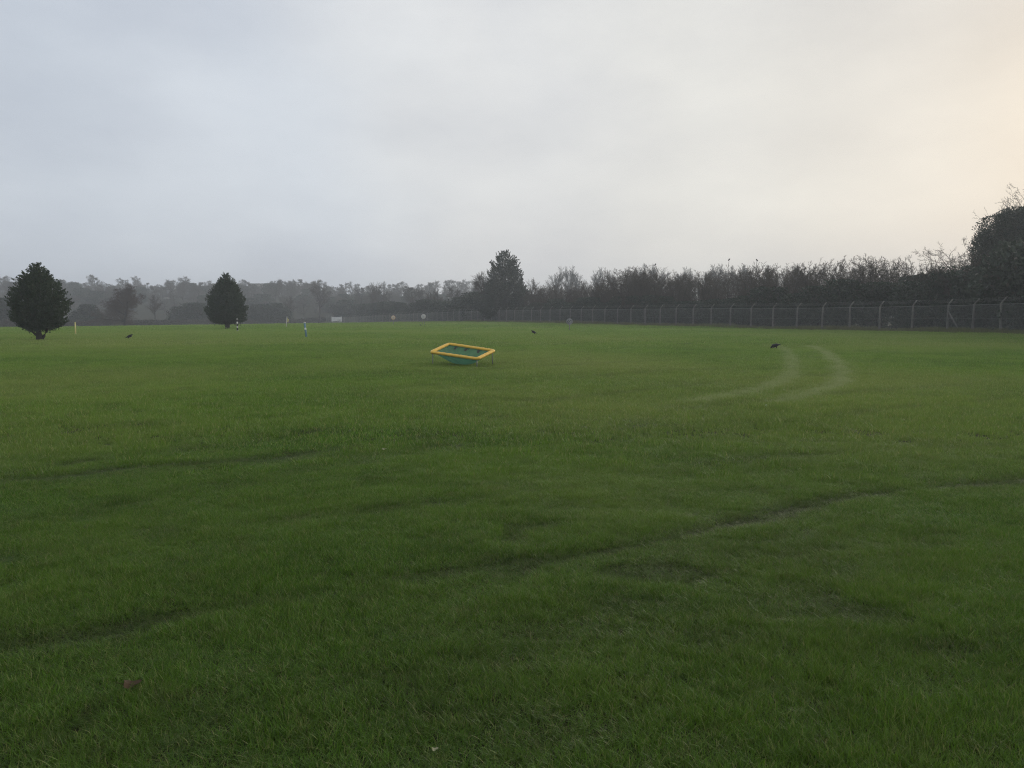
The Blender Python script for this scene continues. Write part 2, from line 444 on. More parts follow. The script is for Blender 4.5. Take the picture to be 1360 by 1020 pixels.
# ------------------------------------------------------------------ scattered blades (stuff)
def tuft(rng, n, rad, h0, h1, w0, w1, lean, droop):
    """A small clump of curved tapering blades."""
    a = rng.uniform(0, 2 * PI, n); r = rad * np.sqrt(rng.uniform(0, 1, n))
    bx, by = r * np.cos(a), r * np.sin(a)
    h = rng.uniform(h0, h1, n); w = rng.uniform(w0, w1, n) / 2
    la = rng.uniform(0, 2 * PI, n); ll = np.abs(rng.normal(0, lean, n)); dx, dy = np.cos(la), np.sin(la)
    fa = la + PI / 2 + rng.normal(0, .5, n); tx, ty = np.cos(fa), np.sin(fa)
    dr = rng.uniform(.2, 1, n) * droop
    V = np.zeros((n, 5, 3))
    def pt(t): 
        k = h * (ll * t + dr * t * t)
        return np.stack([bx + dx * k, by + dy * k, h * (t - .35 * dr * t * t) - .006], 1)
    T = np.stack([tx, ty, np.zeros(n)], 1) * w[:, None]
    V[:, 0] = pt(0) - T; V[:, 1] = pt(0) + T; V[:, 2] = pt(.55) + T * .8; V[:, 3] = pt(.55) - T * .8; V[:, 4] = pt(1.0)
    base = np.arange(n)[:, None] * 5
    return V.reshape(-1, 3), base + np.array([[0, 1, 2, 3]]), base + np.array([[3, 2, 4]]), rng.uniform(0, 1, n)

def scatter(name, lods, mat, kind_label=None):
    """lods: list of (templates, points xyz, scale xyz, attrs). One object whose geometry nodes stand the clumps on their points."""
    V, Q, T, qt, tt, qr, tr = [], [], [], [], [], [], []
    n = 0; tid = 0; pts, pid, prot, pscl, pw, pp = [], [], [], [], [], []
    rng = np.random.default_rng(5)
    for temps, P, S, W, PL in lods:
        ids = rng.integers(0, len(temps), len(P)) + tid
        for v, q, t, r in temps:
            V.append(v); Q.append(q + n); T.append(t + n); qt.append(np.full(len(q), tid)); tt.append(np.full(len(t), tid)); qr.append(r); tr.append(r)
            n += len(v); tid += 1
        pts.append(P); pid.append(ids + 1); pscl.append(S); pw.append(W); pp.append(PL)
    pts = np.concatenate(pts); npnt = len(pts)
    me = make_mesh(name, np.concatenate(V + [pts]), [np.concatenate(Q), np.concatenate(T)], mat, False,
                   {'rnd': np.concatenate(qr + tr)})
    a = me.attributes.new('tid', 'INT', 'FACE'); a.data.foreach_set('value', np.concatenate(qt + tt).astype(np.int32))
    def pattr(nm, ty, arr, key='value'):
        a = me.attributes.new(nm, ty, 'POINT'); full = np.zeros((n + npnt,) + arr.shape[1:], arr.dtype); full[n:] = arr
        a.data.foreach_set(key, full.ravel())
    pattr('pid', 'INT', np.concatenate(pid).astype(np.int32))
    rot = np.zeros((npnt, 3), np.float32); rot[:, 2] = rng.uniform(0, 2 * PI, npnt); rot[:, :2] = rng.normal(0, .06, (npnt, 2))
    pattr('rot', 'FLOAT_VECTOR', rot, 'vector'); pattr('scl', 'FLOAT_VECTOR', np.concatenate(pscl).astype(np.float32), 'vector')
    pattr('wear', 'FLOAT', np.concatenate(pw).astype(np.float32)); pattr('pale', 'FLOAT', np.concatenate(pp).astype(np.float32))
    o = link(name, me); o['kind'] = 'stuff'
    ng = bpy.data.node_groups.new(name + '_scatter', 'GeometryNodeTree')
    ng.interface.new_socket('Geometry', in_out='INPUT', socket_type='NodeSocketGeometry')
    ng.interface.new_socket('Geometry', in_out='OUTPUT', socket_type='NodeSocketGeometry')
    gi = ng.nodes.new('NodeGroupInput'); go = ng.nodes.new('NodeGroupOutput'); jn = ng.nodes.new('GeometryNodeJoinGeometry')
    def named(nm, ty):
        x = ng.nodes.new('GeometryNodeInputNamedAttribute'); x.data_type = ty; x.inputs['Name'].default_value = nm
        return x.outputs[0]
    at_t, at_p, at_r, at_s = named('tid', 'INT'), named('pid', 'INT'), named('rot', 'FLOAT_VECTOR'), named('scl', 'FLOAT_VECTOR')
    def equal(s, k):
        c = ng.nodes.new('FunctionNodeCompare'); c.data_type = 'INT'; c.operation = 'EQUAL'
        ins = [i for i in c.inputs if i.type == 'INT']; ng.links.new(s, ins[0]); ins[1].default_value = k
        return c.outputs[0]
    for k in range(tid):
        sg = ng.nodes.new('GeometryNodeSeparateGeometry'); sg.domain = 'FACE'
        ng.links.new(gi.outputs[0], sg.inputs[0]); ng.links.new(equal(at_t, k), sg.inputs[1])
        ip = ng.nodes.new('GeometryNodeInstanceOnPoints')
        ng.links.new(gi.outputs[0], ip.inputs['Points']); ng.links.new(equal(at_p, k + 1), ip.inputs['Selection'])
        ng.links.new(sg.outputs[0], ip.inputs['Instance'])
        ng.links.new(at_r, ip.inputs['Rotation']); ng.links.new(at_s, ip.inputs['Scale'])
        ng.links.new(ip.outputs[0], jn.inputs[0])
    ng.links.new(jn.outputs[0], go.inputs[0])
    md = o.modifiers.new('scatter', 'NODES'); md.node_group = ng
    return o

def fan_points(rng, d0, d1, sp, soft):
    """Jittered grid over the wedge of field in front of the viewer, with soft near and far limits."""
    ys = np.arange(d0 - soft, d1 + soft, sp); half = .80 * (d1 + soft) + 2.0
    xs = np.arange(-half, half, sp)
    X, Y = np.meshgrid(xs, ys); X = X.ravel() + rng.uniform(-.55, .55, X.size) * sp; Y = Y.ravel() + rng.uniform(-.55, .55, Y.size) * sp
    k = (np.abs(X) < .80 * Y + 2.0) & (Y > d0 + rng.uniform(-soft, soft, X.size) * (d0 > 2)) & (Y < d1 + rng.uniform(-soft, soft, X.size)) & in_field(X, Y, .2)
    return X[k], Y[k]

def turf_lod(rng, d0, d1, sp, soft, temps, near):
    X, Y = fan_points(rng, d0, d1, sp, soft)
    W = wear(X, Y) if near else wear(X, Y) * .8
    P = np.stack([X, Y, tz(X, Y)], 1)
    hn = .45 + .6 * vnoise(X, Y, .3, 11) + .55 * vnoise(X, Y, .13, 13) + .3 * (vnoise(X, Y, 1.6, 12) - .5)
    hs = hn * (1 - .62 * W) * rng.uniform(.85, 1.15, len(X))
    xs = rng.uniform(.9, 1.15, len(X))
    return temps, P, np.stack([xs, xs, hs], 1), W, pale(X, Y)

rng = np.random.default_rng(21)
NEAR = [tuft(rng, 120, .060, .018, .052, .0016, .0034, .55, .6) for _ in range(10)]
MID = [tuft(rng, 130, .19, .035, .075, .0045, .0075, .34, .42) for _ in range(6)]
FAR = [tuft(rng, 180, .52, .035, .075, .011, .018, .34, .42) for _ in range(5)]
VFAR = [tuft(rng, 200, 1.25, .035, .075, .026, .04, .34, .4) for _ in range(4)]
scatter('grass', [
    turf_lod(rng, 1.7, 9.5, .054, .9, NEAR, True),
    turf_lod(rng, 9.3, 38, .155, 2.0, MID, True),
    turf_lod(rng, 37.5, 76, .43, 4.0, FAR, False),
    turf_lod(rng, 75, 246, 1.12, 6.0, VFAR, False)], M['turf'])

# unmown grass along the foot of the fence and hedge
def rough_points(rng):
    X, Y = [], []
    line = [BACK[-1]] + BACK[::-1] + P_LINE
    for a, b in zip(line[:-1], line[1:]):
        d = math.hypot(*b) if True else 0
        n = 100 if d < 90 else (60 if d < 150 else 30)
        t = rng.uniform(0, 1, n); off = rng.normal(.9, 1.1, n)
        nrm = OUT if b[1] > CORNER[1] - .1 else np.array([1, .06])
        X.append(a[0] + (b - a)[0] * t + nrm[0] * off); Y.append(a[1] + (b - a)[1] * t + nrm[1] * off)
    for a, b in zip(HEDGE[1:-1], HEDGE[2:]):
        n = 260; t = rng.uniform(0, 1, n); off = rng.normal(.2, .8, n)
        X.append(a[0] + (b - a)[0] * t + off); Y.append(a[1] + (b - a)[1] * t)
    X = np.concatenate(X); Y = np.concatenate(Y)
    s = rng.uniform(.6, 1.25, len(X)); h = s * (.5 + .8 * vnoise(X, Y, 5, 8))
    return np.stack([X, Y, tz(X, Y)], 1), np.stack([s, s, h], 1), np.zeros(len(X)), rng.uniform(0, .5, len(X))
RT = [tuft(rng, 70, .34, .18, .46, .012, .02, .35, .5) for _ in range(4)]
scatter('rough_grass', [(RT, *rough_points(rng))], M['rough'])

# ------------------------------------------------------------------ trees
def seg_tubes(segs, sides):
    A = np.array([s[0] for s in segs]); B = np.array([s[1] for s in segs]); r0 = np.array([s[2] for s in segs]); r1 = np.array([s[3] for s in segs])
    d = B - A; d /= np.maximum(np.linalg.norm(d, axis=1, keepdims=True), 1e-9)
    ref = np.where(np.abs(d[:, 2:]) < .9, np.array([[0, 0, 1.]]), np.array([[1., 0, 0]]))
    a = np.cross(d, ref); a /= np.linalg.norm(a, axis=1, keepdims=True); b = np.cross(d, a)
    th = np.arange(sides) * 2 * PI / sides
    ring = np.cos(th)[None, :, None] * a[:, None] + np.sin(th)[None, :, None] * b[:, None]
    V = np.stack([A[:, None] + ring * r0[:, None, None], B[:, None] + ring * r1[:, None, None]], 1).reshape(-1, 3)
    base = (np.arange(len(segs)) * 2 * sides)[:, None]; j = np.arange(sides); k = (j + 1) % sides
    Q = np.stack([j, k, sides + k, sides + j], 1)
    return V, (base[:, :, None] + Q[None]).reshape(-1, 4)

def grow(R, segs, p, d, Ln, r, lv, P):
    n = P['n'][lv]; st = Ln / n; top = len(P['n']) - 1
    for i in range(n):
        w = P['wob'][lv]
        d = (d[0] + R.gauss(0, w), d[1] + R.gauss(0, w), d[2] + R.gauss(0, w) + P['up'][lv])
        m = math.sqrt(d[0] ** 2 + d[1] ** 2 + d[2] ** 2); d = (d[0] / m, d[1] / m, d[2] / m)
        q = (p[0] + d[0] * st, p[1] + d[1] * st, p[2] + d[2] * st)
        ra = r * (1 - (1 - P['taper']) * i / n); rb = r * (1 - (1 - P['taper']) * (i + 1) / n)
        segs.append((p, q, max(ra, P['rmin']), max(rb, P['rmin']), lv))
        f = (i + 1) / n
        if lv < top and f >= P['start'][lv]:
            k = P['kids'][lv]; k = int(k) + (R.random() < k - int(k))
            for _ in range(k):
                an = math.radians(R.uniform(*P['ang'])); az = R.uniform(0, 2 * PI)
                # a vector at angle an to d
                ax = (-d[1], d[0], 0) if abs(d[2]) < .95 else (1, 0, 0)
                m = math.sqrt(sum(v * v for v in ax)); ax = [v / m for v in ax]
                bx = (d[1] * ax[2] - d[2] * ax[1], d[2] * ax[0] - d[0] * ax[2], d[0] * ax[1] - d[1] * ax[0])
                c, s = math.cos(an), math.sin(an); ca, sa = math.cos(az), math.sin(az)
                nd = tuple(d[t] * c + s * (ax[t] * ca + bx[t] * sa) for t in range(3))
                grow(R, segs, q, nd, Ln * P['lr'] * R.uniform(.6, 1.1) * (1 - P['fall'] * f), rb * P['rr'], lv + 1, P)
        p = q
    return p

def split_tree(segs, sc, tr_lv=1):
    segs = [(tuple(v * sc for v in a), tuple(v * sc for v in b), r * sc if lv <= tr_lv else r, q * sc if lv <= tr_lv else q, lv) for a, b, r, q, lv in segs]
    return [s for s in segs if s[4] <= tr_lv], [s for s in segs if s[4] > tr_lv]

def bare_meshes(name, seed, H, P, stems=1, spread=.0, bark='bark', twig='twig', trunk_share=.45, r0=None):
    """Trunk mesh and crown mesh of a leafless tree about H metres tall, base at the origin."""
    R = random.Random(seed); segs = []
    for k in range(stems):
        az = 2 * PI * k / stems + R.uniform(-.4, .4); t = spread * R.uniform(.5, 1.2)
        d = (math.sin(t) * math.cos(az), math.sin(t) * math.sin(az), math.cos(t)) if stems > 1 else (0, 0, 1)
        b = (.22 * math.cos(az), .22 * math.sin(az), -.1) if stems > 1 else (0, 0, -.1)
        grow(R, segs, b, d, H * trunk_share * R.uniform(.9, 1.1), r0 or H * (.017 if stems == 1 else .008), 0, P)
    top = max(s[1][2] for s in segs); sc = H / top
    a, b = split_tree(segs, sc, 1 if stems == 1 else 0)
    V, Q = seg_tubes(a, 6); mt = make_mesh(name + '_trunk', V, Q, M[bark], True)
    V, Q = seg_tubes(b, 3); mc = make_mesh(name + '_crown', V, Q, M[twig], True)
    return mt, mc

P_ROUND = dict(n=(5, 6, 5, 4, 3), wob=(.05, .08, .10, .12, .15), up=(.02, .06, .05, .04, .02), taper=.42, rmin=.0065, start=(.45, .25, .2, .2), kids=(3.2, 1.7, 1.8, 2.0), ang=(24, 50), lr=.60, rr=.55, fall=.2)
P_POPLAR = dict(P_ROUND, ang=(14, 36), kids=(4.6, 2.2, 2.2, 2.2), up=(.02, .05, .04, .03, .02), start=(.35, .15, .15, .2), lr=.54, fall=.3, rmin=.006)
P_THORN = dict(n=(6, 5, 5, 3), wob=(.10, .14, .18, .25), up=(.03, .03, .02, .0), taper=.4, rmin=.0065, start=(.2, .2, .2), kids=(1.7, 1.8, 2.0), ang=(28, 70), lr=.48, rr=.55, fall=.3)
P_WHIP = dict(n=(7, 5, 4, 3), wob=(.06, .14, .2, .25), up=(.04, .06, .04, .0), taper=.35, rmin=.007, start=(.3, .2, .2), kids=(1.8, 2.0, 2.2), ang=(22, 50), lr=.42, rr=.5, fall=.35)

BARE_T = [bare_meshes('bare_tree', s, 8.5, P_ROUND, trunk_share=.42) for s in (3, 8, 14)]
P_DOME = dict(P_ROUND, ang=(35, 75), up=(.02, .03, .02, .0, -.02), start=(.14, .2, .2, .2), kids=(3.4, 2.0, 2.0, 2.0), lr=.66, fall=.5, rmin=.011)
M['twig_hazed'] = plain('haze_paled_twigs', (.15, .145, .135), (.11, .105, .095), 3, .85, .1)  # twig colour lightened to imitate mist over the distant trees
DOME_T = [bare_meshes('dome_tree', s, 8.5, P_DOME, trunk_share=.62, bark='bark_grey', twig='twig_hazed') for s in (23, 29, 37)]
LONE = bare_meshes('lone_tree', 41, 8.4, dict(P_ROUND, ang=(42, 80), up=(.02, .01, .01, .0, -.02), start=(.12, .15, .15, .2), kids=(3.8, 2.3, 2.3, 2.3), lr=.70, fall=.45, rmin=.0075), twig='twig_red', trunk_share=.62)
POPLAR = [bare_meshes('poplar', s, 16, P_POPLAR, bark='bark_grey', twig='bark_grey', trunk_share=.5) for s in (5, 9)]
THORN = [bare_meshes('thorn', s, 6.5, P_THORN, stems=9, spread=.42, trunk_share=.8) for s in (2, 6, 12, 19)]
WHIP = [bare_meshes('whip', s, 6.5, P_WHIP, stems=7, spread=.36, trunk_share=.85) for s in (4, 7)]

def leaf_quads(rng, C, size, out=None, flat=.55):
    n = len(C); t = rng.normal(0, 1, (n, 3))
    if out is not None: t += out * 1.2
    t /= np.linalg.norm(t, axis=1, keepdims=True); r = rng.normal(0, 1, (n, 3)); b = np.cross(t, r); b /= np.linalg.norm(b, axis=1, keepdims=True)
    s = size[:, None]
    V = np.stack([C - t * s, C + b * s * flat, C + t * s, C - b * s * flat], 1).reshape(-1, 3)
    return V, np.arange(n * 4).reshape(-1, 4)

def mass_mesh(name, seed, W, H, n, mat, lobes=9, size=(.07, .16), low=.0, ragged=.25, D=None, dome=0):
    """Leaf mass of a bush: overlapping uneven lobes of many small leaves, with stragglers."""
    rng = np.random.default_rng(seed); D = D or W; pts, outs = [], []
    rows = []
    for k in range(lobes):
        f = (k + .5) / lobes; z = H * (low + (1 - low) * (.18 + .68 * rng.uniform(0, 1)))
        w = 1 - .55 * max(z / H - .4, 0) / .6
        c = np.array([rng.uniform(-.3, .3) * W * w, rng.uniform(-.3, .3) * D * w, z]); rad = np.array([W * .30, D * .30, H * .26]) * rng.uniform(.7, 1.15)
        rad[2] = min(rad[2], H - z + .02 * H)
        rows.append((c, rad))
    rows.append((np.array([0, 0, H * (low + (1 - low) * .35)]), np.array([W * .42, D * .42, H * (1 - low) * .36])))
    if dome:
        rows = []
        for k in range(40):
            a = rng.uniform(0, 2 * PI); e = math.asin(rng.uniform(-.35, .98)); q = rng.uniform(.09, .20)
            rows.append((np.array([W * .40 * math.cos(e) * math.cos(a), D * .40 * math.cos(e) * math.sin(a), H * .53 + H * .40 * math.sin(e)]), np.array([W * q, W * q, H * q * .9])))
    if dome: rows += [(np.array([0, 0, H * .50]), np.array([W * .37, D * .37, H * .38]))] * dome
    per = n // len(rows)
    for c, rad in rows:
        u = rng.normal(0, 1, (per, 3)); u /= np.linalg.norm(u, axis=1, keepdims=True)
        r = rng.uniform(0, 1, per) ** .28 * (1 + ragged * np.abs(rng.normal(0, .5, per)) * (rng.uniform(0, 1, per) < .35))
        clump = .82 + .36 * vnoise(u[:, 0] * 3 + c[0] * 5, u[:, 1] * 3 + u[:, 2] * 3.7, .8, seed)
        pts.append(c + u * rad * (r * clump)[:, None]); outs.append(u)
    C = np.concatenate(pts); O = np.concatenate(outs); k = C[:, 2] > -.1; C, O = C[k], O[k]
    hi = C[:, 2] > H * .88; C[hi, 2] = H * .88 + (C[hi, 2] - H * .88) * .4
    V, Q = leaf_quads(rng, C, rng.uniform(size[0], size[1], len(C)), O)
    return make_mesh(name + '_foliage', V, Q, mat, False, {'rnd': rng.uniform(0, 1, len(C))})

def stems_mesh(name, seed, H, n=6, spread=.5):
    R = random.Random(seed); mb = MB()
    for k in range(n):
        az = 2 * PI * k / n + R.uniform(-.4, .4); t = R.uniform(.1, spread)
        b = np.array([.2 * math.cos(az), .2 * math.sin(az), -.1]); d = np.array([math.sin(t) * math.cos(az), math.sin(t) * math.sin(az), math.cos(t)])
        mb.tube([b, b + d * H * .4 + np.array([0, 0, .1]), b + d * H * .75], [.07, .05, .02], 5)
    return mb.mesh(name + '_stems', M['bark'])

BUSH = [(stems_mesh('bush', s, 4.2), mass_mesh('bush', s, 4.4, 4.4, 9000, M['ever'], 10)) for s in (1, 2, 3, 4)]

def place(name, meshes, loc, H, H0, label, cat, group=None, rz=0, wide=1.0, names=('trunk', 'crown')):
    """Stands a copy of a tree (empty with its parts, sharing mesh data) scaled to H metres."""
    t = thing(name, label, cat, loc, rz, group); s = H / H0
    for nm, me in zip(names, meshes):
        o = link(nm, me, t); o.scale = (s * wide, s * wide, s)
    return t

ORD = ['first', 'second', 'third', 'fourth', 'fifth', 'sixth', 'seventh', 'eighth', 'ninth', 'tenth', 'eleventh', 'twelfth', 'thirteenth', 'fourteenth', 'fifteenth', 'sixteenth', 'seventeenth', 'eighteenth', 'nineteenth', 'twentieth',
       'twenty-first', 'twenty-second', 'twenty-third', 'twenty-fourth', 'twenty-fifth', 'twenty-sixth', 'twenty-seventh', 'twenty-eighth', 'twenty-ninth', 'thirtieth']

R = random.Random(77)
def interp(tab, x):
    xs = [a for a, b in tab]; ys = [b for a, b in tab]
    return float(np.interp(x, xs, ys))
DARK_TOP = [(620, 398), (650, 396), (700, 396), (740, 389), (800, 386), (850, 382), (900, 386), (960, 385), (1000, 378), (1025, 373), (1060, 373), (1090, 366), (1120, 366), (1200, 363), (1220, 360), (1240, 351), (1262, 346), (1300, 344), (1400, 330)]
BARE_TOP = [(640, 392), (690, 380), (720, 376), (760, 376), (800, 370), (825, 356), (840, 352), (880, 354), (905, 359), (960, 356), (1000, 350), (1050, 350), (1090, 341), (1130, 353), (1150, 341), (1200, 338), (1220, 358), (1262, 328), (1290, 330), (1310, 330), (1400, 300)]
def px_of(x, y): return CXP + F_PX * x / y

# the row of evergreen bushes and bare thorn shrubs behind the fence: one of each at every post from the corner on
for k in range(0, 27):
    b0 = P_LINE[k]
    post = 'braced corner fence post' if k == 0 else f'{ORD[k - 1]} fence post beyond the braced one'
    b = b0 + OUT * R.uniform(2.6, 3.6) + STEP * R.uniform(-.2, .2)
    pxl = px_of(*b); H = top_z(interp(DARK_TOP, pxl) + R.uniform(-3, 7) + (7 if pxl < 1080 else 2), b[1]) - gz(*b)
    place('evergreen_bush', BUSH[k % 4], (b[0], b[1], gz(*b)), H, 4.4, f'dark evergreen bush behind the {post}', 'bush', 'evergreen bushes behind the fence', R.uniform(0, 6.28), min(1.35, max(.95, 4.6 / H * .95)), ('stem', 'foliage'))
    b = b0 + OUT * R.uniform(3.8, 6.6) + STEP * R.uniform(-.35, .35)
    pxl = px_of(*b); H = top_z(interp(BARE_TOP, pxl) + R.uniform(-2, 7), b[1]) - gz(*b)
    place('bare_shrub', (THORN + WHIP)[R.randrange(6)], (b[0], b[1], gz(*b)), H, 6.5, f'leafless twiggy shrub rising behind the {post}', 'shrub', 'bare shrubs behind the fence', R.uniform(0, 6.28), R.uniform(.85, 1.05), ('stem', 'crown'))
    if k % 2 == 0:
        b = b0 + OUT * R.uniform(7.5, 10) + STEP * R.uniform(-.3, .8)
        pxl = px_of(*b); H = top_z(interp(DARK_TOP, pxl) + R.uniform(9, 17), b[1]) - gz(*b)
        place('evergreen_bush', BUSH[R.randrange(4)], (b[0], b[1], gz(*b)), H, 4.4, 'dark evergreen bush mostly hidden in the second row behind the fence', 'bush', 'evergreen bushes in the second row', R.uniform(0, 6.28), 1.2, ('stem', 'foliage'))
    if k > 0:
        b = b0 + OUT * R.uniform(6.0, 9.5) + STEP * R.uniform(-.3, .8)
        pxl = px_of(*b); H = top_z(interp(BARE_TOP, pxl) + R.uniform(-3, 4), b[1]) - gz(*b)
        place('bare_shrub', (THORN + WHIP)[R.randrange(6)], (b[0], b[1], gz(*b)), H, 6.5, 'leafless twiggy shrub in the second row behind the fence', 'shrub', 'bare shrubs in the second row', R.uniform(0, 6.28), 1.0, ('stem', 'crown'))
# the same hedge row behind the fence where it comes back towards the viewer
for k, b0 in enumerate(BACK):
    b = b0 + np.array([R.uniform(3.2, 4.2), R.uniform(-.6, .6)])
    H = 6.2 + R.uniform(-.4, .8)
    place('evergreen_bush', BUSH[R.randrange(4)], (b[0], b[1], gz(*b)), H, 4.4, f'tall dark evergreen behind the {ORD[k]} fence post this side of the braced one', 'bush', 'evergreen bushes behind the nearest fence bays', R.uniform(0, 6.28), .95, ('stem', 'foliage'))

# the big ivy-clad tree at the right end, with bare twigs sticking out of its top
def ivy_tree():
    p = at(1378, 414.5, 66); z = gz(p[0], p[1]); H = top_z(264, 66) - z
    t = thing('ivy_tree', 'tallest dark ivy-clad tree with bare twigs above its crown, behind the fence end', 'tree', (p[0], p[1], z))
    mb = MB(); mb.tube([(0, 0, -.2), (.15, .1, 2), (-.1, .1, 5), (.1, 0, 8.2)], [.34, .27, .2, .08], 9)
    for k in range(7):
        a = k * .9; mb.tube([(0, 0, 2.2 + k * .7), (1.3 * math.cos(a), 1.3 * math.sin(a), 3.4 + k * .75), (2.7 * math.cos(a), 2.7 * math.sin(a), 4.3 + k * .72)], [.13, .08, .03], 6)
    link('trunk', mb.mesh('ivy_trunk', M['bark'], True), t)
    link('crown', mass_mesh('ivy_tree', 31, 9.4, H, 170000, M['ivy'], 26, (.06, .11), .02, .04, None, 22), t)
    Rr = random.Random(5); segs = []
    for k in range(90):
        a = Rr.uniform(0, 6.28); rad = Rr.uniform(.2, 3.9); b = (rad * math.cos(a), rad * math.sin(a), H * (1 - .40 * (rad / 4.4) ** 2) - .9)
        d = (.16 * rad * math.cos(a), .16 * rad * math.sin(a), 1.0)
        grow(Rr, segs, b, d, Rr.uniform(1.6, 2.7), .022, 0, dict(P_WHIP, n=(5, 4, 3), kids=(1.5, 1.5), start=(.3, .2), wob=(.1, .2, .25), up=(.02, .02, 0)))
    V, Q = seg_tubes(segs, 3); link('bare_twigs', make_mesh('ivy_twigs', V, Q, M['twig'], True), t)
    # a scraggy neighbour that fills the step down to the hedge
    for pxx, pyt, Y, lab, sd, n, W in ((1322, 318, 68, 'ragged dark evergreen leaning against the tall ivy-clad tree', 51, 9000, 4.2), (1262, 344, 66, 'round topped dark evergreen beneath a bare spreading shrub near the corner', 52, 9000, 4.8), (1215, 361, 70, 'low flat topped dark evergreen before the pale gap in the hedge', 53, 8000, 4.8)):
        q = at(pxx, 414.5, Y); zz = gz(q[0], q[1]); h = top_z(pyt, Y) - zz
        e = thing('evergreen_bush', lab, 'bush', (q[0], q[1], zz), 0, 'large evergreens at the fence corner')
        link('stem', stems_mesh('big_bush', sd, h), e); link('foliage', mass_mesh('big_bush', sd, W, h, n, M['ivy'], 12, (.06, .15), 0, .3), e)
ivy_tree()
for pxx, pyt, Y, i, lab in ((1312, 300, 69, 1, 'bare spreading shrub with twigs reaching out beside the tall ivy-clad tree'), (1262, 326, 68, 0, 'tangled bare shrub rising above the round topped evergreen'), (1150, 338, 74, 2, 'tall bare shrub with crooked twigs over the dark hedge'), (1092, 340, 77, 3, 'broad bare thorn shrub with arching twigs over the dark hedge'), (848, 351, 104, 1, 'dense brown bare shrub at the near end of the ghostly poplars')):
    q = at(pxx, 414.5, Y); zz = gz(q[0], q[1])
    place('bare_shrub', THORN[i], (q[0], q[1], zz), top_z(pyt, Y) - zz, 6.5, lab, 'shrub', 'tall bare shrubs above the hedge', i * 1.3, .95, ('stem', 'crown'))

# bushes and trees beyond the farther run of fence
spots = [(28, 396, 0), (30, 390, 0), (32, 384, 0), (34, 386, 0), (36, 392, 0), (38, 399, 0), (40, 397, 0), (43, 396, 0), (46, 400, 0), (49, 400, 0), (52, 398, 0), (55, 400, 0), (58, 401, 0), (62, 402, 0), (66, 402, 0), (70, 403, 0)]
for n_, (k, ytop, _) in enumerate(spots):
    b = P_LINE[k] + OUT * R.uniform(3, 6); z = gz(*b)
    place('evergreen_bush', BUSH[n_ % 4], (b[0], b[1], z), top_z(ytop, b[1]) - z, 4.4, f'dim dark bush behind the far fence, {ORD[n_]} counting away from the tall conifer', 'bush', 'dark bushes behind the far fence', R.uniform(0, 6.28), 1.25, ('stem', 'foliage'))
    b = P_LINE[k] + OUT * R.uniform(7, 14); z = gz(*b); yt = interp([(440, 372), (480, 374), (500, 374), (540, 380), (580, 384), (640, 378)], px_of(*b)) + R.uniform(-3, 12)
    place('bare_tree', (DOME_T + BARE_T)[n_ % 5], (b[0], b[1], z), top_z(yt, b[1]) - z, 8.5, f'dim leafless tree behind the far fence, {ORD[n_]} counting away from the tall conifer', 'tree', 'bare trees behind the far fence', R.uniform(0, 6.28), .9)

